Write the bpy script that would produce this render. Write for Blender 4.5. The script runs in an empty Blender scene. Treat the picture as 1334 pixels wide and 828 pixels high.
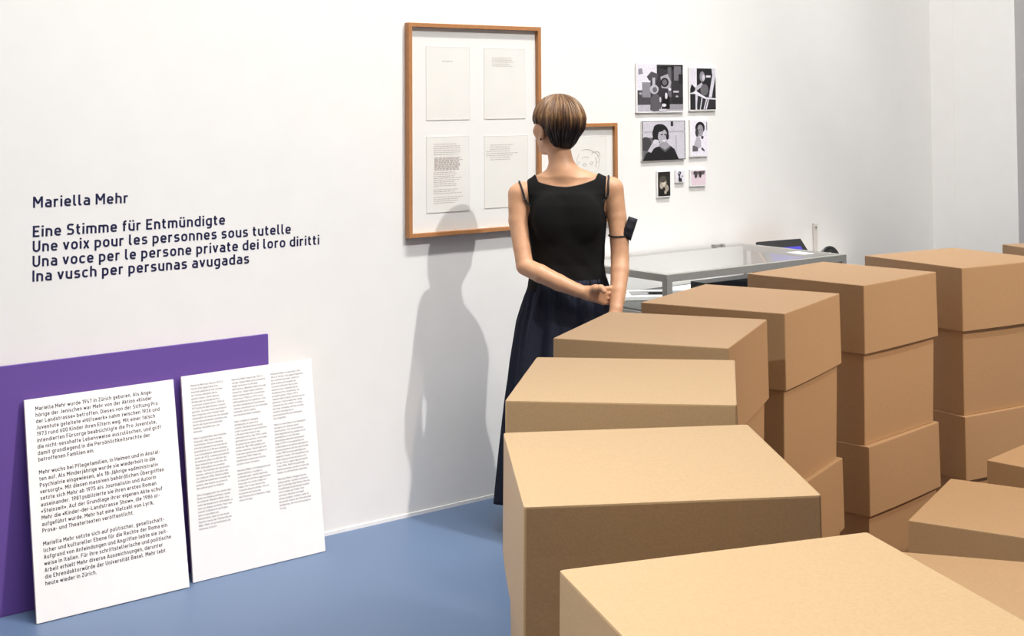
import bpy, bmesh, math, random
import numpy as np
from mathutils import Matrix, Vector

random.seed(7)
S = bpy.context.scene
C = S.collection

# ------------------------------------------------------------------ camera, world, lights, exposure
YAW, DIST = 0.66684, 4.7075            # direction and distance of the long white wall
DR = Vector((math.cos(YAW), math.sin(YAW), 0))      # along the wall
NN = Vector((-math.sin(YAW), math.cos(YAW), 0))     # towards the wall


def W(u, n, z):
    """u along the wall, n out of the wall into the room, z up"""
    p = DR * u + NN * (DIST - n)
    return Vector((p.x, p.y, z))


pit, rol = 0.0401, 0.00723
right = Vector((math.cos(rol), math.sin(pit) * math.sin(rol), -math.cos(pit) * math.sin(rol)))
up = Vector((math.sin(rol), -math.sin(pit) * math.cos(rol), math.cos(pit) * math.cos(rol)))
fwd = Vector((0, math.cos(pit), math.sin(pit)))
cam = bpy.data.cameras.new('camera')
cam.sensor_fit = 'HORIZONTAL'
cam.sensor_width = 36
cam.lens = 1758.06 / 1334 * 36
cam.shift_x = (667 - 732.83) / 1334
cam.shift_y = (62.2 - 414) / 1334
cam.clip_start = 0.05
co = bpy.data.objects.new('camera', cam)
C.objects.link(co)
m = Matrix.Identity(4)
for i in range(3):
    m[i][0], m[i][1], m[i][2] = right[i], up[i], -fwd[i]
m[2][3] = 1.66
co.matrix_world = m
S.camera = co

S.view_settings.view_transform = 'Standard'
S.view_settings.look = 'None'
S.view_settings.gamma = 1
S.view_settings.use_curve_mapping = False
S.view_settings.exposure = 0.0

world = bpy.data.worlds.new('world')
S.world = world
world.use_nodes = True
bg = world.node_tree.nodes['Background']
bg.inputs[0].default_value = (1.0, 0.84, 0.72, 1)
bg.inputs[1].default_value = 0.32


def spot(name, loc, target, watts, angle, blend=0.5, radius=0.05, color=(1, 0.97, 0.93)):
    l = bpy.data.lights.new(name, 'SPOT')
    l.energy = watts
    l.spot_size = math.radians(angle)
    l.spot_blend = blend
    l.shadow_soft_size = radius
    l.color = color
    o = bpy.data.objects.new(name, l)
    C.objects.link(o)
    o.location = loc
    o.rotation_euler = (Vector(target) - Vector(loc)).to_track_quat('-Z', 'Y').to_euler()
    return o


def area(name, loc, target, watts, sx, sy, color=(1, 0.98, 0.95)):
    l = bpy.data.lights.new(name, 'AREA')
    l.shape = 'RECTANGLE'
    l.size, l.size_y = sx, sy
    l.energy = watts
    l.color = color
    o = bpy.data.objects.new(name, l)
    C.objects.link(o)
    o.location = loc
    o.rotation_euler = (Vector(target) - Vector(loc)).to_track_quat('-Z', 'Y').to_euler()
    return o


# unseen gallery lamps: visitor and foreground spots, the rest added to balance the light
spot('spot_visitor', (3.50, 2.84, 5.82), (-0.8, 5.5, 1.3), 950, 60, 1.0, 0.045, (1, 0.985, 0.955))
spot('spot_foreground', (-0.80, 1.38, 3.5), (0.25, 1.28, 1.15), 425, 80, 1.0, 0.06, (0.92, 1, 0.99))
spot('fill_boxes', (3.7, 2.3, 3.7), (0.85, 3.4, 0.9), 430, 44, 0.8, 0.1, (1, 0.80, 0.64))  # unseen spot added to warm and brighten the right sides of the stacks
wall_fill = area('added_wall_fill', W(2.9, 1.9, 5.8), W(2.9, -0.3, 0.0), 41, 5.6, 0.3, (1, 0.98, 0.95))  # unseen strip light added to brighten the wall and spare the boxes
wall_fill.data.spread = math.radians(44)
spot('fill_projecting_wall', (0.5, 2.9, 5.8), (2.62, 7.95, 1.6), 800, 26, 0.7, 0.15, (1, 0.98, 0.95))  # unseen spot added to brighten the flank of the projecting wall
area('ceiling_fill', (0.6, 3.0, 6.1), (0.6, 3.0, 0), 100, 5.0, 5.0, (1, 1, 0.97))  # unseen area light added as soft overall fill

# ------------------------------------------------------------------ helpers: objects


def tag(o, label=None, cat=None, group=None, kind=None):
    if label: o['label'] = label
    if cat: o['category'] = cat
    if group: o['group'] = group
    if kind: o['kind'] = kind
    return o


def empty(name, label, cat, loc=(0, 0, 0), rotz=0.0, group=None):
    o = bpy.data.objects.new(name, None)
    C.objects.link(o)
    o.empty_display_size = 0.05
    o.location = loc
    o.rotation_euler = (0, 0, rotz)
    return tag(o, label, cat, group)


def link(name, me, mats=None, parent=None, smooth=False):
    if mats is not None:
        for mt in (mats if isinstance(mats, (list, tuple)) else [mats]):
            me.materials.append(mt)
    o = bpy.data.objects.new(name, me)
    C.objects.link(o)
    if parent is not None:
        o.parent = parent
    if smooth:
        me.polygons.foreach_set('use_smooth', [True] * len(me.polygons))
    return o


def mesh(name, verts, faces):
    me = bpy.data.meshes.new(name)
    me.from_pydata([tuple(v) for v in verts], [], [tuple(f) for f in faces])
    me.update()
    return me


def bm_mesh(name, bm):
    me = bpy.data.meshes.new(name)
    bmesh.ops.recalc_face_normals(bm, faces=bm.faces)
    bm.to_mesh(me)
    bm.free()
    return me


def add_box(bm, lo, hi, bevel=0.0, mat=0):
    vs = [bm.verts.new((x, y, z)) for x in (lo[0], hi[0]) for y in (lo[1], hi[1]) for z in (lo[2], hi[2])]
    idx = [(0, 1, 3, 2), (4, 6, 7, 5), (0, 4, 5, 1), (2, 3, 7, 6), (0, 2, 6, 4), (1, 5, 7, 3)]
    fs = []
    for f in idx:
        fc = bm.faces.new([vs[i] for i in f])
        fc.material_index = mat
        fs.append(fc)
    if bevel:
        es = list({e for f in fs for e in f.edges})
        bmesh.ops.bevel(bm, geom=es, offset=bevel, segments=2, affect='EDGES', profile=0.5)


def box_mesh(name, lo, hi, bevel=0.0):
    bm = bmesh.new()
    add_box(bm, lo, hi, bevel)
    return bm_mesh(name, bm)


def tube(bm, pts, r, seg=10, closed=False, flat=1.0):
    """sweep a ring along pts; r may be a list"""
    pts = [Vector(p) for p in pts]
    n = len(pts)
    rs = r if isinstance(r, (list, tuple)) else [r] * n
    rings = []
    prev = None
    for i, p in enumerate(pts):
        a = pts[(i - 1) % n] if (i > 0 or closed) else p
        b = pts[(i + 1) % n] if (i < n - 1 or closed) else p
        t = (b - a).normalized()
        if prev is None:
            ref = Vector((0, 0, 1)) if abs(t.z) < 0.9 else Vector((1, 0, 0))
            x = t.cross(ref).normalized()
        else:
            x = (prev - t * prev.dot(t)).normalized()
        prev = x
        y = t.cross(x)
        rings.append([bm.verts.new(p + (x * math.cos(k * 2 * math.pi / seg) + y * flat * math.sin(k * 2 * math.pi / seg)) * rs[i]) for k in range(seg)])
    for i in range(n if closed else n - 1):
        A, B = rings[i], rings[(i + 1) % n]
        for k in range(seg):
            bm.faces.new((A[k], A[(k + 1) % seg], B[(k + 1) % seg], B[k]))
    if not closed:
        bm.faces.new(rings[0][::-1])
        bm.faces.new(rings[-1])


# ------------------------------------------------------------------ helpers: materials
def srgb(r, g, b):
    def f(c):
        c /= 255
        return c / 12.92 if c <= 0.04045 else ((c + 0.055) / 1.055) ** 2.4
    return (f(r), f(g), f(b), 1)


def mat(name, col, rough=0.6, noise=0.0, nscale=60.0, metal=0.0, spec=0.5, bump=0.0, bscale=200.0, coords='Object', sheen=0.0, stretch=None, rand=0.0):
    mt = bpy.data.materials.new(name)
    mt.use_nodes = True
    nt = mt.node_tree
    bs = nt.nodes['Principled BSDF']
    bs.inputs['Roughness'].default_value = rough
    bs.inputs['Metallic'].default_value = metal
    bs.inputs['Specular IOR Level'].default_value = spec
    if sheen:
        bs.inputs['Sheen Weight'].default_value = sheen
    tc = nt.nodes.new('ShaderNodeTexCoord')
    mp = nt.nodes.new('ShaderNodeMapping')
    if stretch:
        mp.inputs['Scale'].default_value = stretch
    nt.links.new(tc.outputs[coords], mp.inputs[0])
    nz = nt.nodes.new('ShaderNodeTexNoise')
    nz.inputs['Scale'].default_value = nscale
    nz.inputs['Detail'].default_value = 4
    nt.links.new(mp.outputs[0], nz.inputs['Vector'])
    rp = nt.nodes.new('ShaderNodeValToRGB')
    c = Vector(col[:3])
    rp.color_ramp.elements[0].position = 0.3
    rp.color_ramp.elements[1].position = 0.7
    rp.color_ramp.elements[0].color = (*(c * (1 - noise)), 1)
    rp.color_ramp.elements[1].color = (*(c * (1 + noise)), 1)
    nt.links.new(nz.outputs[0], rp.inputs[0])
    out = rp.outputs[0]
    if rand:
        oi = nt.nodes.new('ShaderNodeObjectInfo')
        mr = nt.nodes.new('ShaderNodeMapRange')
        mr.inputs[3].default_value = 1 - rand
        mr.inputs[4].default_value = 1 + rand
        nt.links.new(oi.outputs['Random'], mr.inputs[0])
        hs = nt.nodes.new('ShaderNodeHueSaturation')
        nt.links.new(mr.outputs[0], hs.inputs['Value'])
        nt.links.new(out, hs.inputs['Color'])
        out = hs.outputs[0]
    nt.links.new(out, bs.inputs['Base Color'])
    if bump:
        n2 = nt.nodes.new('ShaderNodeTexNoise')
        n2.inputs['Scale'].default_value = bscale
        n2.inputs['Detail'].default_value = 3
        nt.links.new(mp.outputs[0], n2.inputs['Vector'])
        b = nt.nodes.new('ShaderNodeBump')
        b.inputs['Strength'].default_value = bump
        b.inputs['Distance'].default_value = 0.002
        nt.links.new(n2.outputs[0], b.inputs['Height'])
        nt.links.new(b.outputs[0], bs.inputs['Normal'])
    return mt


def glass_mat(name, mirror=2.0):
    mt = bpy.data.materials.new(name)
    mt.use_nodes = True
    nt = mt.node_tree
    nt.nodes.clear()
    o = nt.nodes.new('ShaderNodeOutputMaterial')
    mx = nt.nodes.new('ShaderNodeMixShader')
    fr = nt.nodes.new('ShaderNodeFresnel')
    fr.inputs[0].default_value = 1.5
    tr = nt.nodes.new('ShaderNodeBsdfTransparent')
    tr.inputs[0].default_value = (0.985, 0.99, 0.988, 1)
    gl = nt.nodes.new('ShaderNodeBsdfGlossy')
    gl.inputs['Roughness'].default_value = 0.02
    ge = nt.nodes.new('ShaderNodeNewGeometry')
    sb = nt.nodes.new('ShaderNodeMath')
    sb.operation = 'SUBTRACT'
    sb.inputs[0].default_value = 1.0
    nt.links.new(ge.outputs['Backfacing'], sb.inputs[1])
    ml = nt.nodes.new('ShaderNodeMath')
    ml.operation = 'MULTIPLY'
    # both faces of the pane mirror: 2R / (1 + R)
    on = nt.nodes.new('ShaderNodeMath')
    on.inputs[1].default_value = 1.0
    nt.links.new(fr.outputs[0], on.inputs[0])
    dv = nt.nodes.new('ShaderNodeMath')
    dv.operation = 'DIVIDE'
    nt.links.new(fr.outputs[0], dv.inputs[0])
    nt.links.new(on.outputs[0], dv.inputs[1])
    db = nt.nodes.new('ShaderNodeMath')
    db.operation = 'MULTIPLY'
    db.inputs[1].default_value = mirror
    nt.links.new(dv.outputs[0], db.inputs[0])
    nt.links.new(db.outputs[0], ml.inputs[0])
    nt.links.new(sb.outputs[0], ml.inputs[1])
    nt.links.new(ml.outputs[0], mx.inputs[0])
    nt.links.new(tr.outputs[0], mx.inputs[1])
    nt.links.new(gl.outputs[0], mx.inputs[2])
    nt.links.new(mx.outputs[0], o.inputs[0])
    return mt


M = {}
M['wall'] = mat('white_wall_paint', (0.84, 0.83, 0.815), 0.85, 0.012, 8, bump=0.08, bscale=350)
M['ceil'] = mat('ceiling_paint', (0.75, 0.75, 0.74), 0.9, 0.01, 6)
M['floor'] = mat('blue_grey_floor_coating', srgb(92, 113, 144), 0.45, 0.05, 420, spec=0.4, bump=0.03, bscale=500)
M['skirting'] = mat('white_skirting', (0.88, 0.87, 0.86), 0.5, 0.01)
M['navy'] = mat('navy_vinyl', srgb(26, 30, 72), 0.5, 0.05)
M['ink'] = mat('printing_ink', srgb(50, 48, 56), 0.6, 0.05)
M['ink_grey'] = mat('grey_printing_ink', srgb(96, 94, 102), 0.6, 0.05)
M['board'] = mat('white_board', (0.87, 0.865, 0.86), 0.55, 0.01, 20)
M['board_edge'] = mat('board_edge', srgb(226, 205, 208), 0.6, 0.02)
M['purple'] = mat('purple_board', srgb(100, 72, 152), 0.6, 0.05, 300)
M['card'] = mat('brown_cardboard', (0.515, 0.325, 0.170), 0.52, 0.05, 260, spec=0.5, bump=0.06, bscale=300, rand=0.03)
M['card_core'] = mat('cardboard_cut_edge', (0.62, 0.45, 0.28), 0.85, 0.05, 200)
M['wood'] = mat('oak_frame', srgb(176, 122, 76), 0.5, 0.12, 30, stretch=(6, 6, 1))
M['mount'] = mat('passepartout', (0.88, 0.86, 0.845), 0.8, 0.008, 10)
M['paper'] = mat('aged_paper', (0.85, 0.822, 0.79), 0.8, 0.02, 9)
M['paper_edge'] = mat('paper_outline', (0.70, 0.66, 0.62), 0.8)  # darker tone of the thin outline round the sheets
M['typed'] = mat('faded_typewriter_ink', (0.50, 0.44, 0.41), 0.8, 0.1, 200)
M['pencil'] = mat('faint_pencil', (0.56, 0.51, 0.47), 0.8, 0.1, 100)
M['steel'] = mat('grey_metal_profile', (0.37, 0.362, 0.34), 0.45, 0.03, 40, metal=0.2)
M['glass'] = glass_mat('clear_glass')
M['museum_glass'] = glass_mat('anti_reflective_glass', 0.5)
M['case_floor'] = mat('dark_case_lining', (0.085, 0.09, 0.085), 0.7, 0.1, 20)
M['black'] = mat('black_plastic', (0.012, 0.012, 0.014), 0.4, 0.05)
M['screen_blue'] = None
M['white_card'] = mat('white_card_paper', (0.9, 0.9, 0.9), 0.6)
M['beige'] = mat('off_white_plastic', (0.70, 0.665, 0.62), 0.5, 0.01)
M['plinth'] = mat('white_plinth', (0.82, 0.81, 0.80), 0.6, 0.01)
M['skin'] = mat('skin', (0.60, 0.325, 0.185), 0.48, 0.07, 28, bump=0.05, bscale=180)
M['skin'].node_tree.nodes['Principled BSDF'].inputs['Subsurface Weight'].default_value = 0.08
M['skin'].node_tree.nodes['Principled BSDF'].inputs['Subsurface Radius'].default_value = (0.01, 0.004, 0.002)
M['tank'] = mat('black_jersey', (0.0085, 0.0085, 0.0085), 0.9, 0.25, 500, spec=0.2, bump=0.3, bscale=400)
M['skirt'] = mat('navy_cotton', (0.017, 0.020, 0.034), 0.9, 0.35, 300, spec=0.2, bump=0.3, bscale=300)
M['strap'] = mat('black_strap', (0.012, 0.012, 0.014), 0.6)
M['mask'] = mat('black_mask_fabric', (0.016, 0.017, 0.024), 0.85, 0.2, 400)
M['shoe'] = mat('black_leather', (0.02, 0.02, 0.02), 0.4)
M['eye'] = mat('eye', (0.75, 0.72, 0.7), 0.2)
M['metal'] = mat('small_metal', (0.5, 0.48, 0.45), 0.3, metal=0.9)


def emit_mat(name, col, e):
    mt = mat(name, col, 0.3)
    b = mt.node_tree.nodes['Principled BSDF']
    b.inputs['Emission Color'].default_value = col
    b.inputs['Emission Strength'].default_value = e
    return mt


M['screen_blue'] = emit_mat('lit_blue_screen', srgb(62, 58, 165), 0.55)
GREY = {}


def grey(v, tint=(1, 0.985, 1.03)):
    k = (round(v, 2), tint)
    if k not in GREY:
        c = (v ** 2.2)
        GREY[k] = mat('print_tone', (c * tint[0], c * tint[1], c * tint[2], 1), 0.45, 0.12, 150)
    return GREY[k]


# ------------------------------------------------------------------ helpers: text
# narrow technical sans-serif drawn as pen strokes: capitals 100 high, small letters 72 high.
# a glyph is (width, strokes); a stroke is points (x, y[, corner radius]); a trailing 0 closes it
B_, T_, X_, D_ = 7.5, 92.5, 64.5, -20.5
BOWL_R = [(7.5, X_), (48, X_, 20), (48, B_, 20), (7.5, B_)]
BOWL_L = [(48.5, X_), (7.5, X_, 20), (7.5, B_, 20), (48.5, B_)]
GLYPH = {
    ' ': (14, []),
    'a': (54, [[(9, X_), (46.5, X_, 18), (46.5, 0)], [(46.5, 39), (7.5, 39, 15), (7.5, B_, 15), (46.5, B_)]]),
    'b': (56, [[(7.5, 100), (7.5, 0)], BOWL_R]),
    'c': (50, [[(44, 56), (41, X_, 8), (7.5, X_, 20), (7.5, B_, 20), (41, B_, 8), (44, 16)]]),
    'd': (56, [[(48.5, 100), (48.5, 0)], BOWL_L]),
    'e': (55, [[(7.5, 35), (54, 35)], [(47, 35), (47, X_, 20), (7.5, X_, 20), (7.5, B_, 20), (42, B_, 8), (48, 14)]]),
    'f': (35, [[(14, 0), (14, T_, 15), (34, T_)], [(1, X_), (31, X_)]]),
    'g': (56, [[(48.5, 72), (48.5, D_, 18), (11, D_)], BOWL_L]),
    'h': (54, [[(7.5, 0), (7.5, 100)], [(7.5, X_), (46.5, X_, 20), (46.5, 0)]]),
    'i': (15, [[(7.5, 0), (7.5, 72)], [(7.5, 85), (7.5, 100)]]),
    'j': (22, [[(14, 72), (14, D_, 12), (0, D_)], [(14, 85), (14, 100)]]),
    'k': (49, [[(7.5, 0), (7.5, 100)], [(9, 28), (40, 72)], [(21, 43), (43, 0)]]),
    'l': (26, [[(7.5, 100), (7.5, B_, 13), (25, B_)]]),
    'm': (86, [[(7.5, 0), (7.5, 72)], [(7.5, X_), (43, X_, 17), (43, 0)], [(37, X_), (78.5, X_, 17), (78.5, 0)]]),
    'n': (54, [[(7.5, 0), (7.5, 72)], [(7.5, X_), (46.5, X_, 20), (46.5, 0)]]),
    'o': (56, [[(7.5, B_, 20), (7.5, X_, 20), (48.5, X_, 20), (48.5, B_, 20), 0]]),
    'p': (56, [[(7.5, 72), (7.5, -28)], BOWL_R]),
    'q': (56, [[(48.5, 72), (48.5, -28)], BOWL_L]),
    'r': (37, [[(7.5, 0), (7.5, 72)], [(7.5, 46), (7.5, X_, 15), (36, X_)]]),
    's': (50, [[(44, 61), (36, X_, 4), (8, X_, 13), (8, 38, 12), (42.5, 34, 12), (42.5, B_, 13), (12, B_, 4), (4, 12)]]),
    't': (36, [[(13, 92), (13, B_, 14), (34, B_)], [(0, X_), (33, X_)]]),
    'u': (54, [[(7.5, 72), (7.5, B_, 20), (46.5, B_)], [(46.5, 72), (46.5, 0)]]),
    'v': (50, [[(5, 72), (25, 4), (45, 72)]]),
    'w': (74, [[(5, 72), (20, 4), (37, 66), (54, 4), (69, 72)]]),
    'x': (48, [[(5, 72), (43, 0)], [(43, 72), (5, 0)]]),
    'y': (50, [[(5, 72), (25, 5)], [(45, 72), (19, D_, 8), (6, D_)]]),
    'z': (46, [[(3, X_), (40, X_), (6, B_), (43, B_)]]),
    'A': (62, [[(5, 0), (31, 97), (57, 0)], [(14, 28), (48, 28)]]),
    'B': (62, [[(7.5, 0), (7.5, 100)], [(7.5, T_), (51, T_, 18), (51, 52, 18), (7.5, 52)], [(38, 52), (54, 52, 20), (54, B_, 20), (7.5, B_)]]),
    'C': (60, [[(53, 78), (50, T_, 16), (7.5, T_, 24), (7.5, B_, 24), (50, B_, 16), (53, 22)]]),
    'D': (62, [[(7.5, 0), (7.5, 100)], [(7.5, T_), (54, T_, 28), (54, B_, 28), (7.5, B_)]]),
    'E': (54, [[(53, T_), (7.5, T_), (7.5, B_), (53, B_)], [(7.5, 51), (46, 51)]]),
    'F': (52, [[(52, T_), (7.5, T_), (7.5, 0)], [(7.5, 50), (45, 50)]]),
    'G': (62, [[(53, 78), (50, T_, 16), (7.5, T_, 24), (7.5, B_, 24), (54, B_, 24), (54, 46), (32, 46)]]),
    'H': (64, [[(7.5, 0), (7.5, 100)], [(56.5, 0), (56.5, 100)], [(7.5, 51), (56.5, 51)]]),
    'I': (15, [[(7.5, 0), (7.5, 100)]]),
    'J': (46, [[(38.5, 100), (38.5, B_, 18), (3, B_)]]),
    'K': (62, [[(7.5, 0), (7.5, 100)], [(9, 38), (53, 100)], [(25, 56), (56, 0)]]),
    'L': (52, [[(7.5, 100), (7.5, B_), (51, B_)]]),
    'M': (78, [[(7.5, 0), (7.5, 100)], [(70.5, 0), (70.5, 100)], [(9, 97), (39, 36), (69, 97)]]),
    'N': (66, [[(7.5, 0), (7.5, 100)], [(58.5, 0), (58.5, 100)], [(9, 96), (57, 4)]]),
    'O': (64, [[(7.5, B_, 26), (7.5, T_, 26), (56.5, T_, 26), (56.5, B_, 26), 0]]),
    'P': (59, [[(7.5, 0), (7.5, 100)], [(7.5, T_), (51.5, T_, 22), (51.5, 45, 22), (7.5, 45)]]),
    'Q': (64, [[(7.5, B_, 26), (7.5, T_, 26), (56.5, T_, 26), (56.5, B_, 26), 0], [(38, 24), (60, 2)]]),
    'R': (62, [[(7.5, 0), (7.5, 100)], [(7.5, T_), (51.5, T_, 22), (51.5, 45, 22), (7.5, 45)], [(33, 45), (56, 0)]]),
    'S': (59, [[(52, 86), (44, T_, 6), (8, T_, 18), (8, 53, 16), (51.5, 47, 16), (51.5, B_, 18), (14, B_, 6), (5, 14)]]),
    'T': (56, [[(0, T_), (56, T_)], [(28, 100), (28, 0)]]),
    'U': (62, [[(7.5, 100), (7.5, B_, 24), (54.5, B_, 24), (54.5, 100)]]),
    'V': (60, [[(5, 100), (30, 4), (55, 100)]]),
    'Z': (54, [[(3, T_), (48, T_), (6, B_), (52, B_)]]),
    '0': (56, [[(7.5, B_, 20), (7.5, T_, 20), (48.5, T_, 20), (48.5, B_, 20), 0]]),
    '1': (36, [[(28, 0), (28, 97), (5, 79)]]),
    '2': (54, [[(7, 76), (9, T_, 14), (47, T_, 18), (47, 58, 16), (8, B_), (53, B_)]]),
    '3': (54, [[(7, 84), (12, T_, 8), (46, T_, 16), (46, 52, 14), (20, 52)], [(30, 52), (47, 52, 16), (47, B_, 18), (8, B_, 8), (5, 18)]]),
    '4': (58, [[(34, 98), (7, 24), (57, 24)], [(41, 46), (41, 0)]]),
    '5': (54, [[(48, T_), (9, T_), (8, 57), (47, 60, 20), (47, B_, 20), (8, B_, 8), (5, 18)]]),
    '6': (56, [[(36, 100), (9, 42)], [(7.5, B_, 20), (7.5, 57, 20), (48.5, 57, 20), (48.5, B_, 20), 0]]),
    '7': (52, [[(5, 82), (5, T_), (46, T_), (18, 0)]]),
    '8': (56, [[(9, 52, 16), (9, T_, 16), (47, T_, 16), (47, 52, 16), 0], [(7.5, B_, 18), (7.5, 52, 18), (48.5, 52, 18), (48.5, B_, 18), 0]]),
    '9': (56, [[(20, 0), (47, 58)], [(7.5, 43, 20), (7.5, T_, 20), (48.5, T_, 20), (48.5, 43, 20), 0]]),
    '.': (15, [[(7.5, 0), (7.5, 15)]]),
    ',': (15, [[(9, 15), (5, -14)]]),
    "'": (12, [[(6, 100), (6, 72)]]),
    '-': (34, [[(2, 38), (32, 38)]]),
    '(': (24, [[(20, 108), (8, 80, 20), (8, 6, 20), (20, -20)]]),
    ')': (24, [[(4, 108), (16, 80, 20), (16, 6, 20), (4, -20)]]),
    '«': (46, [[(22, 60), (7, 37), (22, 14)], [(42, 60), (27, 37), (42, 14)]]),
    '»': (46, [[(4, 60), (19, 37), (4, 14)], [(24, 60), (39, 37), (24, 14)]]),
}


def accented(ch, base, marks):
    w_, st = GLYPH[base]
    if base == 'i': st = st[:1]
    dy = 26 if base.isupper() else 0
    GLYPH[ch] = (w_, st + [[(w_ / 2 + x, y + dy) for x, y in mk_] for mk_ in marks])


for pair in (('ä', 'a'), ('ö', 'o'), ('ü', 'u'), ('Ü', 'U')):
    accented(*pair, [[(-13, 84), (-13, 99)], [(13, 84), (13, 99)]])
for pair in (('à', 'a'), ('è', 'e'), ('ì', 'i'), ('ù', 'u'), ('À', 'A')):
    accented(*pair, [[(-12, 104), (4, 84)]])
accented('é', 'e', [[(-4, 84), (12, 104)]])
for pair in (('â', 'a'), ('î', 'i')):
    accented(*pair, [[(-15, 84), (0, 101), (15, 84)]])
accented('ç', 'c', [[(0, 2), (4, -12), (-7, -20)]])
GLYPH['œ'] = (98, GLYPH['o'][1] + [[(x + 42, *r_) for x, *r_ in st] for st in GLYPH['e'][1]])


def pen(path):
    """corner-rounded centre line"""
    closed = path[-1] == 0
    pts = [p for p in path if p != 0]
    n = len(pts)
    out = []
    for i, p in enumerate(pts):
        q = np.array(p[:2], float)
        r = p[2] if len(p) > 2 else 0
        if r and (closed or 0 < i < n - 1):
            a = np.array(pts[i - 1][:2], float) - q
            b = np.array(pts[(i + 1) % n][:2], float) - q
            la, lb = np.linalg.norm(a), np.linalg.norm(b)
            r = min(r, la * .98 if not closed else la * .5, lb * .98 if not closed else lb * .5)
            a, b = q + a / la * r, q + b / lb * r
            for k in range(6):
                t = k / 5
                # a little fuller than a parabola, close to a circular corner
                c1, c2 = a + (q - a) * .56, b + (q - b) * .56
                out.append(a * (1 - t) ** 3 + c1 * 3 * t * (1 - t) ** 2 + c2 * 3 * t * t * (1 - t) + b * t ** 3)
        else:
            out.append(q)
    keep = [out[0]]
    for q in out[1:]:
        if np.linalg.norm(q - keep[-1]) > 0.3: keep.append(q)
    if closed and np.linalg.norm(keep[0] - keep[-1]) < 0.3: keep.pop()
    return np.array(keep), closed


def stroke(path, w):
    """flat ribbon along a pen line: vertices and quads; sharp turns start a new ribbon"""
    P, closed = pen(path)
    if not closed:
        e = np.diff(P, axis=0)
        e /= np.linalg.norm(e, axis=1)[:, None]
        sharp = [i + 1 for i in range(len(e) - 1) if e[i] @ e[i + 1] < -0.2]
        if sharp:
            V_, Q_, n = [], [], 0
            for a, b in zip([0] + sharp, sharp + [len(P) - 1]):
                v, q = ribbon(P[a:b + 1], False, w)
                V_.append(v)
                Q_ += [tuple(k + n for k in f_) for f_ in q]
                n += len(v)
            return np.vstack(V_), Q_
    return ribbon(P, closed, w)


def ribbon(P, closed, w):
    d = np.diff(P, axis=0, append=P[:1]) if closed else np.diff(P, axis=0)
    d /= np.linalg.norm(d, axis=1)[:, None]
    nr = np.stack([-d[:, 1], d[:, 0]], 1)
    if closed:
        n0, n1_ = np.roll(nr, 1, 0), nr
    else:
        n0, n1_ = np.vstack([nr[:1], nr]), np.vstack([nr, nr[-1:]])
    mt_ = (n0 + n1_) / np.maximum(1 + (n0 * n1_).sum(1), 0.42)[:, None]
    V = np.vstack([P + mt_ * w / 2, P - mt_ * w / 2])
    n = len(P)
    F_ = [(i, n + i, n + (i + 1) % n, (i + 1) % n) for i in range(n if closed else n - 1)]
    return V, F_


STROKES = {}


def text_width(t, gap=17):
    return sum(GLYPH[c][0] + gap for c in t) / 100


def text_mesh(body, leading=1.0, w=15, gap=17):
    """flat lettering; capitals are 1.0 high"""
    vs, fs, n = [], [], 0
    y = 0.0
    for ln in body.split('\n'):
        x = 0.0
        for ch in ln:
            if (ch, w) not in STROKES:
                STROKES[ch, w] = [stroke(p_, w) for p_ in GLYPH[ch][1]]
            for V, F_ in STROKES[ch, w]:
                vs.append(V / 100 + (x, y))
                fs += [tuple(i + n for i in f_) for f_ in F_]
                n += len(V)
            x += (GLYPH[ch][0] + gap) / 100
        y -= leading
    V = np.vstack(vs)
    return mesh('txt', np.hstack([V, np.zeros((len(V), 1))]), fs)


def co_of(me):
    a = np.empty(len(me.vertices) * 3)
    me.vertices.foreach_get('co', a)
    return a.reshape(-1, 3)


def put(me, a):
    me.vertices.foreach_set('co', np.ascontiguousarray(a).ravel())
    me.update()


# ------------------------------------------------------------------ the room
def slab(name, corners, z0, z1, m):
    """vertical-sided block over a plan polygon"""
    n = len(corners)
    vs = [(p.x, p.y, z0) for p in corners] + [(p.x, p.y, z1) for p in corners]
    fs = [tuple(range(n))[::-1], tuple(range(n, 2 * n))] + [(i, (i + 1) % n, n + (i + 1) % n, n + i) for i in range(n)]
    bm = bmesh.new()
    v = [bm.verts.new(p) for p in vs]
    for f in fs:
        bm.faces.new([v[i] for i in f])
    return tag(link(name, bm_mesh(name, bm), m), kind='structure')


def rect(u0, u1, n0, n1):
    return [W(u0, n0, 0), W(u1, n0, 0), W(u1, n1, 0), W(u0, n1, 0)]


HC = 6.3
slab('floor', rect(-5, 9, -0.15, 9), -0.1, 0.0, M['floor'])
slab('ceiling', rect(-5, 9, -0.15, 9), HC, HC + 0.1, M['ceil'])
slab('wall_back', rect(-5, 6.35, -0.15, 0.0), 0.0, HC, M['wall'])
# the projecting wall at the right: its flank towards the photos, then its front
prof = [(6.35, -0.15), (6.35, 0.150), (6.353, 0.1515), (6.353, 0.1545), (6.35, 0.156), (6.35, 0.545), (9.0, 0.545), (9.0, -0.15)]
slab('wall_right', [W(u, n, 0) for u, n in prof], 0.0, HC, M['wall'])
slab('wall_far', rect(9.0, 9.15, -0.15, 9), 0.0, HC, M['wall'])
slab('baseboard_back', rect(-5, 6.349, 0.0, 0.005), 0.0, 0.014, M['skirting'])

# ------------------------------------------------------------------ cardboard boxes
A, BH, LH = 0.3597, 0.3976, 0.169


def perim(half, r, n=8, bulge=0.0):
    pts = []
    for k in range(4):
        ang = k * math.pi / 2
        ca, sa = math.cos(ang), math.sin(ang)
        # side from (+half,-half) to (+half,+half) rotated
        for i in range(n + 1):
            t = -1 + 2 * i / n
            y = t * (half - r)
            x = half + bulge * (1 - t * t)
            pts.append((x * ca - y * sa, x * sa + y * ca))
        a2 = math.pi / 4
        x = half - r + r * math.cos(a2)
        pts.append((x * ca - x * sa, x * sa + x * ca))
    return pts


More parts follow.
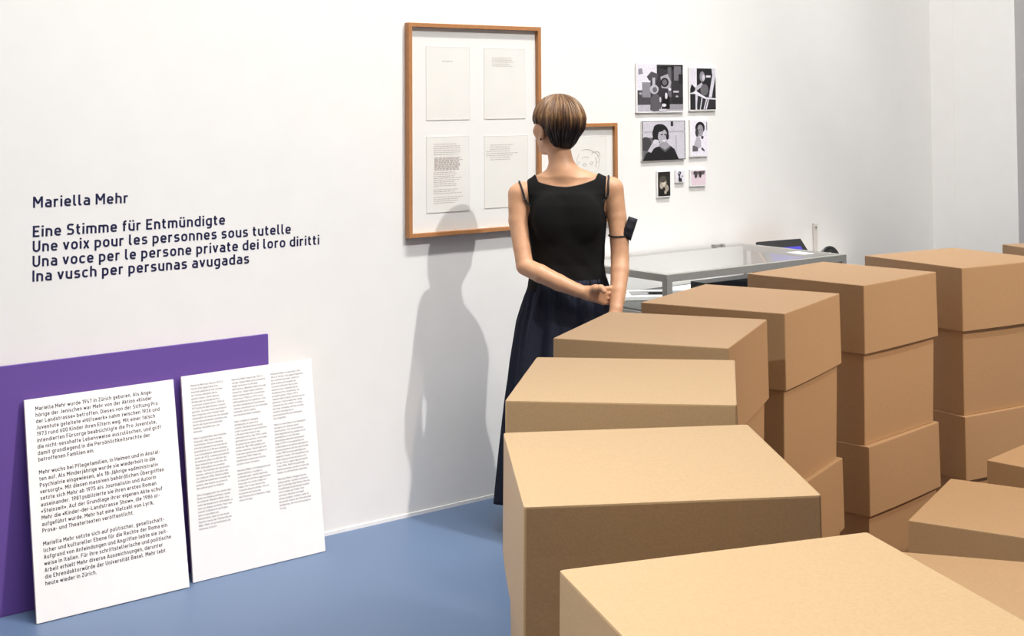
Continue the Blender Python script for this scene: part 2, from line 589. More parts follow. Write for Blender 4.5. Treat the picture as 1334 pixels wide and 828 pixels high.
def lid_mesh():
    bm = bmesh.new()
    rows = [  # half, radius, z, bulge
        (A / 2 - 0.0018, 0.003, BH, 0.0),
        (A / 2 - 0.0003, 0.003, BH - 0.0008, 0.0),
        (A / 2, 0.003, BH - 0.003, 0.0002),
        (A / 2 + 0.0006, 0.003, BH - 0.06, 0.0012),
        (A / 2 + 0.0014, 0.003, BH - 0.12, 0.0022),
        (A / 2 + 0.0020, 0.003, BH - LH, 0.0030),
        (A / 2 - 0.0010, 0.003, BH - LH, 0.0030),
        (A / 2 - 0.0024, 0.003, BH - 0.05, 0.0012),
        (A / 2 - 0.0030, 0.003, BH - 0.004, 0.0),
    ]
    rings = []
    for h, r, z, b in rows:
        rings.append([bm.verts.new((x, y, z)) for x, y in perim(h, r, 8, b)])
    n = len(rings[0])
    for i in range(len(rings) - 1):
        for k in range(n):
            f = bm.faces.new((rings[i][k], rings[i][(k + 1) % n], rings[i + 1][(k + 1) % n], rings[i + 1][k]))
            f.material_index = 1 if i == 5 else 0
    bm.faces.new(rings[0])
    bm.faces.new(rings[-1][::-1])
    return bm_mesh('lid', bm)


def body_mesh():
    bm = bmesh.new()
    rows = [(A / 2 - 0.0120, 0.003, 0.0, 0.0), (A / 2 - 0.0105, 0.003, 0.0012, 0.0), (A / 2 - 0.0082, 0.003, 0.12, 0.0008),
            (A / 2 - 0.0066, 0.003, BH - LH, 0.0012), (A / 2 - 0.0058, 0.003, BH - 0.012, 0.0),
            (A / 2 - 0.0088, 0.003, BH - 0.012, 0.0), (A / 2 - 0.0125, 0.003, 0.004, 0.0)]
    rings = [[bm.verts.new((x, y, z)) for x, y in perim(h, r, 8, b)] for h, r, z, b in rows]
    n = len(rings[0])
    for i in range(len(rings) - 1):
        for k in range(n):
            bm.faces.new((rings[i][k], rings[i][(k + 1) % n], rings[i + 1][(k + 1) % n], rings[i + 1][k]))
    bm.faces.new(rings[0])
    bm.faces.new(rings[-1][::-1])
    return bm_mesh('body', bm)


LID, BODY = lid_mesh(), body_mesh()
LID.materials.append(M['card'])
LID.materials.append(M['card_core'])
BODY.materials.append(M['card'])
proto = None


def copy_thing(src):
    r = src.copy()
    C.objects.link(r)
    for ch in list(src.children):
        c = ch.copy()
        C.objects.link(c)
        c.parent = r
    return r


def place_box(x, y, z, yaw, sz, label, sxy=1.0):
    global proto
    if proto is None:
        proto = empty('cardboard_box', label, 'box')
        link('body', BODY, None, proto)
        link('lid', LID, None, proto)
        o = proto
    else:
        o = copy_thing(proto)
    o.location = (x, y, z)
    o.rotation_euler = (0, 0, yaw)
    o.scale = (sxy, sxy, sz)
    tag(o, label, 'box', 'lidded cardboard boxes in stacks')
    return o


def centre(lf, yaw):
    h = A / 2
    return (lf[0] + h * (math.cos(yaw) - math.sin(yaw)), lf[1] + h * (math.sin(yaw) + math.cos(yaw)))


# stack: near-left top corner, yaw, height of the top, number of boxes, words
STACKS = [
    ((0.1072, 1.0592), 0.3244, 1.1825, 3, 'the nearest stack, at the bottom edge'),
    ((-0.0494, 1.6063), 0.1105, 1.1852, 3, 'the second tall stack from the front'),
    ((-0.0937, 2.1305), -0.1181, 1.1948, 3, 'the third tall stack from the front'),
    ((-0.0234, 2.7316), -0.3548, 1.1867, 3, 'the fourth tall stack from the front'),
    ((0.1796, 3.1966), -0.5406, 1.1880, 3, 'the fifth tall stack from the front'),
    ((0.4910, 3.6434), -0.7778, 1.1967, 3, 'the sixth tall stack from the front'),
    ((0.8930, 3.9990), -1.0223, 1.2017, 3, 'the seventh tall stack from the front'),
    ((1.4090, 4.3630), -1.2300, 1.1927, 3, 'the farthest tall stack, at the right edge'),
]
INNER = [
    ((0.967, 2.951), -0.5215, 0.7737, 2, 'the low stack inside the curve'),
    ((1.270, 3.300), -0.7600, 0.7900, 2, 'the farther low stack at the right edge'),
    ((0.744, 2.475), -0.2770, 0.7737, 2, 'the low stack right behind the nearest'),
]
LEVEL = {3: ('bottom', 'middle', 'top'), 2: ('bottom', 'top')}
for lf, yaw, top, n, words in STACKS:
    cx, cy = centre(lf, yaw)
    h = top / n
    for k in range(n):
        last = k == n - 1
        j = 0 if last else 1
        place_box(cx + j * random.uniform(-.003, .003), cy + j * random.uniform(-.003, .003), k * h,
                  yaw + j * math.radians(random.uniform(-1.2, 1.2)), h / BH,
                  '%s brown lidded box of %s' % (LEVEL[n][k], words), 1.03 if 'seventh' in words else 1.0)
for (cx, cy), yaw, top, n, words in INNER:
    h = top / n
    for k in range(n):
        place_box(cx, cy, k * h, yaw, h / BH, '%s brown lidded cardboard box of %s' % (LEVEL[n][k], words))

# ------------------------------------------------------------------ wall lettering
wl = empty('wall_lettering', 'dark navy lettered title in five lines on the white wall', 'wall text', W(1.4228, 0.0, 1.0665), YAW)
LINES = [('Mariella Mehr', 1.3155, .3255), ('Eine Stimme für Entmündigte', 1.2170, .690), ('Une voix pour les personnes sous tutelle', 1.1665, .957),
         ('Una voce per le persone private dei loro diritti', 1.1165, 1.0775), ('Ina vusch per persunas avugadas', 1.0672, .786)]


def solid_text(me, to3, depth):
    """flat text mesh (x,y) -> mapped with to3 and given a small real thickness"""
    bm = bmesh.new()
    bm.from_mesh(me)
    r = bmesh.ops.extrude_face_region(bm, geom=bm.faces[:])
    for v in r['geom']:
        if isinstance(v, bmesh.types.BMVert):
            v.co.z += depth
    for v in bm.verts:
        v.co = to3(v.co.x, v.co.y, v.co.z)
    bmesh.ops.recalc_face_normals(bm, faces=bm.faces)
    bm.to_mesh(me)
    bm.free()


for body, z, wd in LINES:
    kx, ky = wd / (text_width(body) - .17), 0.0375
    pos = 0
    for word in body.split(' '):
        x0 = text_width(body[:pos])
        me = text_mesh(word, 1.0, 16.5)
        solid_text(me, lambda x, y, d: Vector(((x0 + x) * kx, -d, (z - 1.0665) + y * ky)), 0.0008)
        link('word', me, M['navy'], wl)
        pos += len(word) + 1

# ------------------------------------------------------------------ leaning panels
def panel(name, label, cat, bl, br, tl, h, thick, mats, group=None):
    """bl, br: front bottom corners on the floor; tl: a point up the left edge"""
    ex = (br - bl).normalized()
    w = (br - bl).length
    ey = (tl - bl)
    ey = (ey - ex * ey.dot(ex)).normalized()
    ez = ex.cross(ey)
    org = bl.copy()
    org.z = max(0.0, thick * ez.z) + 0.0005
    o = bpy.data.objects.new(name, None)
    C.objects.link(o)
    mt = Matrix.Identity(4)
    for i in range(3):
        mt[i][0], mt[i][1], mt[i][2], mt[i][3] = ex[i], ey[i], ez[i], org[i]
    o.matrix_world = mt
    tag(o, label, cat, group)
    bm = bmesh.new()
    add_box(bm, (0, 0, -thick), (w, h, 0), 0.0006)
    bmesh.ops.recalc_face_normals(bm, faces=bm.faces)
    for f in bm.faces:
        if len(mats) > 1 and abs(f.normal.z) < 0.5:
            f.material_index = 1
    link('board', bm_mesh('board', bm), mats, o)
    return o, w


pp, pw = panel('backdrop_panel', 'large purple board leaning flat on the wall behind two text panels', 'board',
               W(0.75, 0.074, 0), W(2.272, 0.066, 0), W(0.75, 0.038, 0.80), 0.802, 0.016, [M['purple']])

DE = ["Mariella Mehr wurde 1947 in Zürich geboren. Als Ange-", "hörige der Jenischen war Mehr von der Aktion «Kinder",
      "der Landstrasse» betroffen. Dieses von der Stiftung Pro", "Juventute geleitete «Hilfswerk» nahm zwischen 1926 und",
      "1973 rund 600 Kinder ihren Eltern weg. Mit einer falsch", "intendierten Fürsorge beabsichtigte die Pro Juventute,",
      "die nicht-sesshafte Lebensweise auszulöschen, und griff", "damit grundlegend in die Persönlichkeitsrechte der",
      "betroffenen Familien ein.", "",
      "Mehr wuchs bei Pflegefamilien, in Heimen und in Anstal-", "ten auf. Als Minderjährige wurde sie wiederholt in die",
      "Psychiatrie eingewiesen, als 18-Jährige «administrativ", "versorgt». Mit diesen massiven behördlichen Übergriffen",
      "setzte sich Mehr ab 1975 als Journalistin und Autorin", "auseinander. 1981 publizierte sie ihren ersten Roman",
      "«Steinzeit». Auf der Grundlage ihrer eigenen Akte schuf", "Mehr die «Kinder-der-Landstrasse Show», die 1986 ur-",
      "aufgeführt wurde. Mehr hat eine Vielzahl von Lyrik,", "Prosa- und Theatertexten veröffentlicht.", "",
      "Mariella Mehr setzte sich auf politischer, gesellschaft-", "licher und kultureller Ebene für die Rechte der Roma ein.",
      "Aufgrund von Anfeindungen und Angriffen lebte sie zeit-", "weise in Italien. Für ihre schriftstellerische und politische",
      "Arbeit erhielt Mehr diverse Auszeichnungen, darunter", "die Ehrendoktorwürde der Universität Basel. Mehr lebt",
      "heute wieder in Zürich."]


def lay_text(parent, name, lines, x, y, width, step, cap, m, pen_w=14):
    """lines set from a baseline y downwards, the longest one `width` wide"""
    kx = width / max(text_width(l) for l in lines)
    ky = cap
    me = text_mesh('\n'.join(lines), step / ky, pen_w)
    a = co_of(me).copy()
    a[:, 0] = x + a[:, 0] * kx
    a[:, 1] = y + a[:, 1] * ky
    a[:, 2] = 0.0003
    put(me, a)
    return link(name, me, m, parent)


p1, w1 = panel('text_panel', 'white text panel leaning at the left, printed with one wide column', 'text panel',
               W(1.383, 0.207, 0), W(1.897, 0.201, 0), W(1.384, 0.060, 0.684), 0.701, 0.010, [M['board'], M['board_edge']], None)
lay_text(p1, 'printed_text', DE, 0.034, 0.701 - 0.039, 0.430, 0.02045, 0.0130, M['ink'], 17)

FR = ("Mariella Mehr est née en 1947 à Zurich. Elle appartient à la minorité yéniche et fut victime de l'action «Enfants de la grand-route». "
      "Cette œuvre, dirigée par la fondation Pro Juventute, enleva entre 1926 et 1973 près de 600 enfants à leurs parents. Au nom d'une assistance mal comprise, "
      "elle voulait faire disparaître un mode de vie nomade et portait gravement atteinte aux droits de la personnalité des familles touchées par ces mesures.",
      "Mehr a grandi dans des familles d'accueil, des foyers et des institutions. Encore mineure, elle fut plusieurs fois placée en psychiatrie, et à 18 ans soumise à un internement administratif. "
      "À partir de 1975, comme journaliste et auteure, elle a traité de ces abus massifs des autorités. En 1981, elle publie son premier roman. Sur la base de son propre dossier, "
      "elle écrit une pièce qui fut créée en 1986. Mariella Mehr a publié de nombreux recueils de poésie, des textes en prose et des pièces pour le théâtre.",
      "Elle s'engage pour les droits des Roms au niveau politique, social et culturel. Mariella Mehr, à la suite de menaces et d'attaques, a vécu un temps en Italie. "
      "Pour son travail littéraire et politique, elle a reçu diverses distinctions, dont un doctorat honoris causa de l'Université de Bâle. Mehr vit actuellement de nouveau à Zurich.")
IT = ("Mariella Mehr nasce nel 1947 a Zurigo. Appartiene alla comunità degli Jenisch e fu vittima dell'azione «Bambini della strada maestra». "
      "Quest'opera diretta dalla fondazione Pro Juventute tolse tra il 1926 e il 1973 circa 600 bambini ai loro genitori. Con un'idea sbagliata di assistenza voleva cancellare "
      "la vita nomade, violando i diritti della personalità delle famiglie.",
      "Mehr crebbe in famiglie affidatarie, in case e in istituti. Da minorenne fu più volte ricoverata in psichiatria e a 18 anni internata in via amministrativa. "
      "Dal 1975, come giornalista e autrice, si occupa di questi gravi abusi delle autorità. Nel 1981 pubblica il primo romanzo. Dai propri atti trae uno spettacolo andato in scena nel 1986. "
      "Mehr ha pubblicato numerose liriche, prose e testi di teatro.",
      "Mariella Mehr si è impegnata sul piano politico, sociale e culturale per i diritti dei Rom. A causa di ostilità e aggressioni visse per un certo tempo in Italia. "
      "Per il suo lavoro ha ricevuto diversi premi, tra cui la laurea ad honorem dell'Università di Basilea. Oggi vive a Zurigo.")
RM = ("Mariella Mehr è naschida l'onn 1947 a Turitg. Sco appartegnenta da la minoritad dals Jenics è ella stada pertutgada da l'acziun «Uffants da la via». "
      "Questa ovra, manada da la fundaziun Pro Juventute, ha prendì tranter 1926 e 1973 radund 600 uffants davent da lur geniturs. Cun in agid mal chapì vulevan ins "
      "far svanir la moda da viver nomada, ed han uschia violà ils dretgs da la persunalitad da las famiglias pertutgadas.",
      "Mehr è creschida si en famiglias da tgira, en chasas ed en instituziuns. Sco minorenna è ella vegnida pliras giadas en la psichiatria, e cun 18 onns internada administrativamain. "
      "Dapi il 1975 s'occupa ella sco schurnalista ed autura da quests surpassaments da las autoritads. L'onn 1981 ha ella publitgà ses emprim roman. Sin fundament da sias atgnas actas "
      "ha ella scrit in toc che è vegnì represchentà l'onn 1986. Mehr ha publitgà bleras poesias, prosa e texts da teater en differentas ediziuns.",
      "Mariella Mehr s'engascha sin plaun politic, social e cultural per ils dretgs dals Roma. Pervia d'ostilitads ed attatgas ha ella vivì in temp en l'Italia. "
      "Per sia lavur ha ella survegnì divers premis, tranter auter il doctorat d'onur da l'Universitad da Basilea. Oz viva ella puspè a Turitg.")


def wrap(paras, n):
    out = []
    for p in paras:
        cur = ''
        for wd in p.split():
            if cur and len(cur) + 1 + len(wd) > n:
                out.append(cur)
                cur = wd
            else:
                cur = (cur + ' ' + wd).strip()
        out += [cur, '']
    return out[:-1]


p2, w2 = panel('text_panel', 'white text panel leaning at the right, printed with three narrow columns', 'text panel',
               W(1.923, 0.170, 0), W(2.440, 0.164, 0), W(1.913, 0.060, 0.690), 0.701, 0.010, [M['board'], M['board_edge']], None)
for x, paras, n in ((0.033, FR, 33), (0.190, IT, 33), (0.345, RM, 32)):
    lay_text(p2, 'text_column', wrap(paras, n), x, 0.701 - 0.040, 0.136, 0.01145, 0.0070, M['ink_grey'], 14)

# ------------------------------------------------------------------ picture frames on the wall
def frame_thing(label, u0, u1, z0, z1, prof, depth):
    o = empty('picture_frame', label, 'picture', W(u0, 0.0, z0), YAW)
    w, h = u1 - u0, z1 - z0
    # mitred profile: four outer/inner rings
    bm = bmesh.new()
    def ring(inset, y):
        return [bm.verts.new(p) for p in ((inset, y, inset), (w - inset, y, inset), (w - inset, y, h - inset), (inset, y, h - inset))]
    rs = [ring(0, -0.002), ring(0, -depth + 0.001), ring(0.001, -depth), ring(prof - 0.001, -depth), ring(prof, -depth + 0.001), ring(prof, -0.002)]
    for a, b in zip(rs, rs[1:] + rs[:1]):
        for k in range(4):
            bm.faces.new((a[k], a[(k + 1) % 4], b[(k + 1) % 4], b[k]))
    link('frame', bm_mesh('frame', bm), M['wood'], o)
    link('mount', box_mesh('mount', (prof - 0.002, -0.012, prof - 0.002), (w - prof + 0.002, -0.003, h - prof + 0.002)), M['mount'], o)
    link('glazing', box_mesh('glazing', (prof - 0.0005, -depth + 0.009, prof - 0.0005), (w - prof + 0.0005, -depth + 0.007, h - prof + 0.0005)), M['museum_glass'], o)
    return o


FU, FZ = 2.888, 1.115
fr1 = frame_thing('large oak framed picture with four pale typescript sheets', FU, 3.562, FZ, 1.9865, 0.017, 0.032)


def sheet(parent, x0, x1, z0, z1, y=-0.0125):
    bm = bmesh.new()
    add_box(bm, (x0, y - 0.0012, z0), (x1, y + 0.0006, z1))
    s = link('sheet', bm_mesh('sheet', bm), M['paper'], parent)
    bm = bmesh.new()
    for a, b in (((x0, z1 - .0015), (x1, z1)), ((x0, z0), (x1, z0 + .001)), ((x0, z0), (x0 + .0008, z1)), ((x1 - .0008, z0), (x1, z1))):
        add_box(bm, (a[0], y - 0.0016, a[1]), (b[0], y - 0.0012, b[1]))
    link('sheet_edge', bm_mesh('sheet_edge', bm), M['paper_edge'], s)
    return s


def typed(parent, rows, y=-0.0125):
    """word-sized dashes of unreadable typewriting: rows of (x0, x1, z, height)"""
    bm = bmesh.new()
    for x0, x1, z, hh in rows:
        x = x0
        while x < x1 - 0.003:
            l = min(random.uniform(0.006, 0.02), x1 - x)
            vs = [bm.verts.new((px, y - 0.0017, pz)) for px, pz in ((x, z), (x + l, z), (x + l, z + hh), (x, z + hh))]
            bm.faces.new(vs)
            x += l + 0.0035
    return link('typed_text', bm_mesh('typed_text', bm), M['typed'], parent)


def F1(u, z):
    return u - FU, z - FZ


sheets = [(2.982, 3.197, 1.589, 1.892), (3.271, 3.487, 1.590, 1.890), (2.983, 3.193, 1.210, 1.521), (3.271, 3.499, 1.214, 1.518)]
so = []
for a, b, c, d in sheets:
    x0, z0 = F1(a, c)
    x1, z1 = F1(b, d)
    so.append(sheet(fr1, x0, x1, z0, z1))
typed(so[0], [(*(3.06 - FU, 3.113 - FU), 1.8305 - FZ, .0028)])
typed(so[1], [(3.312 - FU, 3.312 - FU + random.uniform(.09, .127), 1.848 - FZ - k * .0085, .0022) for k in range(5)])
rows = []
for k in range(6):
    rows.append((3.017 - FU, 3.017 - FU + random.uniform(.11, .135), 1.4885 - FZ - k * .0086, .0025))
for k in range(11):
    rows.append((3.020 - FU, 3.020 - FU + random.uniform(.12, .150), 1.432 - FZ - k * .0050, .0034))
for k in range(17):
    if k in (8, 12): continue
    rows.append((3.016 - FU, 3.016 - FU + random.uniform(.10, .145), 1.372 - FZ - k * .0078, .0025))
typed(so[2], rows)
typed(so[3], [((3.30 if k not in (3, 4, 5) else 3.281) - FU, (3.30 + random.uniform(.10, .165)) - FU, 1.478 - FZ - k * .0088, .0024) for k in range(8)])

fr2 = frame_thing('smaller oak framed faint line drawing partly hidden by the visitor', 3.655, 3.998, 1.118, 1.5635, 0.016, 0.030)
s = sheet(fr2, 0.075, 0.288, 0.13, 0.387)
bm = bmesh.new()
Y2 = -0.0141


def arc(cx, cz, rx, rz, a0, a1, r=0.0011):
    pts = [(cx + rx * math.cos(a0 + (a1 - a0) * i / 12), Y2, cz + rz * math.sin(a0 + (a1 - a0) * i / 12)) for i in range(13)]
    tube(bm, pts, r, 4)


for args in ((.15, .27, .035, .05, 2.2, 5.0), (.165, .285, .02, .012, .3, 2.9), (.215, .27, .03, .045, -1.4, 1.5), (.225, .30, .025, .02, .2, 2.8),
             (.185, .235, .02, .015, 3.3, 6.0), (.16, .262, .008, .006, 0, 6.2), (.20, .268, .009, .006, 0, 6.2), (.245, .25, .02, .05, 1.2, 3.2),
             (.235, .29, .012, .02, 3, 6), (.13, .245, .012, .03, 1.2, 4.2), (.2, .2, .05, .03, 3.4, 5.9), (.17, .30, .05, .03, .5, 2.2)):
    arc(*args)
link('pencil_drawing', bm_mesh('pencil_drawing', bm), M['pencil'], s)

# ------------------------------------------------------------------ seven small photographs
def ell(cx, cy, rx, ry, rot=0.0, n=20):
    c, s_ = math.cos(rot), math.sin(rot)
    return [(cx + rx * math.cos(t) * c - ry * math.sin(t) * s_, cy + rx * math.cos(t) * s_ + ry * math.sin(t) * c) for t in [2 * math.pi * i / n for i in range(n)]]


def R(x0, y0, x1, y1):
    return [(x0, y0), (x1, y0), (x1, y1), (x0, y1)]


def photo(label, u0, u1, z0, z1, shapes, border=0.0, tint=(0.99, 0.95, 1.06), base=0.9):
    o = empty('photograph', label, 'photograph', W((u0 + u1) / 2, 0.0, z0), YAW, 'small photographs on the white wall')
    w, h = u1 - u0, z1 - z0
    link('backing_board', box_mesh('backing_board', (-w / 2, -0.011, 0), (w / 2, -0.0005, h), 0.0004), M['board'], o)
    tones = []
    bm = bmesh.new()
    full = [(R(0, 0, 1, 1), base)] + shapes
    bx, bz = w - 2 * border * w, h - 2 * border * w
    for i, (poly, v) in enumerate(full):
        mt = grey(v, tint)
        if mt not in tones: tones.append(mt)
        y = -0.0113 - i * 0.00006
        vs = []
        for px, py in poly:
            px, py = min(1, max(0, px)), min(1, max(0, py))
            vs.append(bm.verts.new((-w / 2 + border * w + px * bx, y, border * w + py * bz)))
        f = bm.faces.new(vs)
        f.material_index = tones.index(mt)
        f.normal_update()
    me = bpy.data.meshes.new('print')
    bm.to_mesh(me)
    bm.free()
    link('print', me, tones, o)
    return o


photo('square black and white photo of a child standing before a caravan', 4.130, 4.430, 1.607, 1.8377, [
    (R(0, 0, 1, .16), .74), (R(0, .14, .3, .45), .30), (R(.1, .3, .3, .62), .55), (R(.28, .1, .62, .74), .24), (R(.42, .15, 1, 1), .22),
    ([(0, .62), (.2, .62), (.3, .72), (.42, .84), (.42, 1), (0, 1)], .90), ([(.02, .78), (.12, .8), (.1, .92), (.02, .9)], .55),
    ([(.2, .74), (.3, .85), (.45, .8), (.42, .66), (.25, .66)], .32), ([(.42, .95), (1, 1), (1, .9), (.6, .9)], .12),
    (R(.66, .3, .74, .95), .40), ([(.52, .5), (.7, .48), (.74, .62), (.66, .8), (.5, .74)], .68), (ell(.59, .62, .09, .1), .13), (ell(.59, .62, .055, .065), .42),
    (R(.80, .66, .96, .97), .46), (R(.9, .6, 1, .8), .16), (R(.32, .56, .38, .72), .75), (R(.62, .04, 1, .14), .60),
    (ell(.36, .47, .095, .10), .74), (ell(.37, .46, .05, .06), .42), ([(.27, .04), (.28, .28), (.34, .37), (.44, .37), (.5, .25), (.5, .02), (.35, .0)], .36),
    ([(.52, .05), (.55, .3), (.62, .42), (.7, .3), (.7, .05)], .10), (ell(.62, .33, .03, .07), .85), (ell(.57, .13, .05, .035), .88), (ell(.49, .25, .02, .06), .8),
    (ell(.70, .47, .03, .03), .9), (R(.78, .4, .9, .44), .78), (ell(.86, .3, .03, .04), .7), (R(.46, .0, .62, .05), .8), (ell(.06, .38, .03, .03), .65), (R(.76, .16, .98, .3), .18)], 0.02)
photo('narrow dark photo of a person seated behind a pale slatted chair', 4.466, 4.647, 1.613, 1.822, [
    (R(.26, 0, 1, 1), .16), (R(0, 0, .2, .38), .16), (R(0, .38, .2, 1), .88), ([(.86, .86), (1, .8), (1, 1), (.84, 1)], .85),
    (R(.26, .05, .95, .36), .20), ([(.72, .30), (.84, .30), (1, .84), (.88, .88)], .86), (ell(.47, .80, .10, .13), .55), (ell(.52, .78, .06, .08), .80), (R(.62, .78, .8, .83), .88),
    ([(.12, .40), (.5, .58), (.45, .66), (.1, .5)], .75), (ell(.55, .48, .16, .14), .42), ([(.06, .62), (.2, .52), (.16, .44), (0, .4), (0, .5)], .14),
    ([(.1, .40), (.2, .46), (.6, .30), (1, .27), (1, .24), (.6, .255)], .92), ([(.19, 0), (.23, 0), (.30, .38), (.25, .38)], .84), ([(.36, 0), (.40, 0), (.48, .31), (.44, .31)], .84),
    ([(.50, 0), (.55, 0), (.68, .29), (.62, .29)], .80), ([(.58, 0), (.63, 0), (.74, .28), (.7, .28)], .86)], 0.03)
photo('wide black and white portrait of a laughing woman with dark bobbed hair', 4.162, 4.435, 1.384, 1.568, [
    (R(0, 0, 1, 1), .10), (R(.015, .02, .985, .985), .80), (R(.0, .7, 1, .74), .70), (R(.02, .02, .25, .58), .42), (ell(.08, .42, .13, .18), .28), (R(.66, .86, .72, .98), .2),
    (R(.76, .1, .80, .62), .72), (ell(.42, .68, .19, .24), .15), (R(.24, .5, .5, .74), .15), ([(.02, .02), (.08, .18), (.32, .34), (.62, .38), (.74, .28), (.84, .02)], .14),
    (ell(.47, .60, .11, .19), .70), (ell(.39, .82, .13, .10), .14), ([(.40, .44), (.38, .36), (.52, .26), (.64, .36), (.56, .46)], .62), ([(.42, .34), (.40, .32), (.52, .2), (.68, .34), (.64, .36), (.52, .26)], .36), ([(.44, .50), (.55, .52), (.51, .47)], .93), (ell(.45, .65, .025, .018), .2), (ell(.53, .65, .025, .018), .2),
    ([(.12, .24), (.2, .2), (.34, .44), (.28, .54)], .76), (ell(.31, .47, .07, .06), .82), (ell(.58, .60, .035, .08), .16)], 0.0)
photo('pale photo of a dark haired person resting chin on hand', 4.468, 4.588, 1.394, 1.570, [
    (ell(.55, .80, .29, .17), .12), (ell(.56, .72, .18, .17), .62), ([(.30, .5), (.46, .62), (.6, .4), (.62, .25), (.3, .15), (.12, .2)], .72), (ell(.36, .66, .10, .12), .25), (ell(.68, .52, .08, .05), .3),
    ([(.08, .12), (.1, .3), (.4, .24), (.42, .12)], .38), ([(.6, .18), (.82, .1), (.8, .16), (.66, .24)], .3), (ell(.5, .74, .03, .015), .2), (ell(.64, .74, .03, .015), .2), (R(.92, .72, .98, .96), .55)], 0.04, base=.93)
photo('small sepia portrait hanging lowest of the seven photos', 4.254, 4.340, 1.2116, 1.3335, [
    (R(0, 0, 1, 1), .16), (ell(.42, .52, .3, .28), .45), (ell(.46, .56, .18, .17), .78), (ell(.4, .7, .28, .14), .30), ([(.1, .1), (.2, .42), (.5, .34), (.75, .42), (.98, .2), (.9, 0), (.2, 0)], .12),
    (ell(.72, .32, .14, .14), .62), (ell(.28, .42, .14, .12), .66), (ell(.6, .16, .1, .08), .66)], 0.05, (1.12, 0.98, 0.80))
photo('tiniest black and white photo, between the sepia and pink prints', 4.372, 4.431, 1.2754, 1.333, [
    ([(.25, .1), (.3, .5), (.2, .7), (.35, .95), (.6, .9), (.55, .6), (.65, .4), (.7, .1)], .14), (ell(.55, .5, .1, .2), .82), (ell(.78, .5, .06, .08), .2), (R(.3, .0, .7, .12), .25), (ell(.4, .78, .07, .07), .75)], 0.05)
photo('small pink toned photo of a group on pale ground', 4.466, 4.573, 1.2530, 1.3337, [
    (R(0, 0, 1, 1), .86), (R(.0, .72, 1, 1), .80), ([(.12, .75), (.2, .95), (.5, .92), (.95, .95), (.9, .72), (.62, .66)], .34), (ell(.32, .66, .10, .2), .30), (ell(.62, .68, .09, .2), .24), (ell(.48, .6, .06, .16), .72),
    (ell(.3, .86, .07, .06), .22), (ell(.62, .88, .06, .06), .2), (ell(.8, .82, .1, .06), .36)], 0.05, (1.05, 0.86, 0.96))

# ------------------------------------------------------------------ glass display case
VU0, VU1, VN0, VN1, VT = 3.70, 4.80, 0.022, 0.675, 0.962
vc = empty('display_case', 'grey metal display case with a glass top beside the visitor', 'display case', W(VU0, VN1, 0), YAW)
vw, vd = VU1 - VU0, VN1 - VN0
b_ = 0.030
bm = bmesh.new()
for z0, z1 in ((VT - 0.03, VT), (0.765, 0.795)):
    add_box(bm, (0, 0, z0), (vw, b_, z1), .001)
    add_box(bm, (0, vd - b_, z0), (vw, vd, z1), .001)
    add_box(bm, (0, b_, z0), (b_, vd - b_, z1), .001)
    add_box(bm, (vw - b_, b_, z0), (vw, vd - b_, z1), .001)
for x in (0, vw - b_):
    for y in (0, vd - b_):
        add_box(bm, (x, y, 0.795), (x + b_, y + b_, VT - 0.03), .001)
link('metal_frame', bm_mesh('metal_frame', bm), M['steel'], vc)
for x in (0, vw - b_):
    for y in (0, vd - b_):
        link('leg', box_mesh('leg', (x, y, 0), (x + b_, y + b_, 0.765), .001), M['steel'], vc)
link('glass_top', box_mesh('glass_top', (b_ * .6, b_ * .6, VT - 0.004), (vw - b_ * .6, vd - b_ * .6, VT + 0.001)), M['glass'], vc)
bm = bmesh.new()
add_box(bm, (b_, 0.012, 0.795), (vw - b_, 0.016, VT - 0.03))
add_box(bm, (0.012, b_, 0.795), (0.016, vd - b_, VT - 0.03))
add_box(bm, (vw - 0.016, b_, 0.795), (vw - 0.012, vd - b_, VT - 0.03))
link('glass_side', bm_mesh('glass_side', bm), M['glass'], vc)
link('fill_board', box_mesh('fill_board', (b_, vd - b_ - 0.006, 0.803), (vw - b_, vd - b_ - 0.001, VT - 0.008)), M['plinth'], vc)  # white board added to brighten what shows through the glass top
link('case_floor', box_mesh('case_floor', (b_ * .5, b_ * .5, 0.78), (vw - b_ * .5, vd - b_ * .5, 0.802)), M['case_floor'], vc)
bm = bmesh.new()
add_box(bm, (0.885, vd - 0.024, VT), (0.905, vd - 0.004, VT + 0.010), .002)
add_box(bm, (0.940, vd - 0.024, VT), (0.960, vd - 0.004, VT + 0.010), .002)
add_box(bm, (0.895, vd - 0.018, VT + 0.002), (0.95, vd - 0.010, VT + 0.008), .001)
link('hinge_clasp', bm_mesh('hinge_clasp', bm), M['steel'], vc)


def flat_sheet(name, label, cat, u, n, z, rz, w, d, th, m, extra=None):
    o = empty(name, label, cat, W(u, n, z), YAW + rz)
    link('pages', box_mesh('pages', (-w / 2, -d / 2, 0.0), (w / 2, d / 2, th), min(.001, th * .4)), m, o)
    for nm, lo, hi, mm in (extra or []):
        link(nm, box_mesh(nm, (*lo, th), (*hi, th + .0006)), mm, o)
    return o


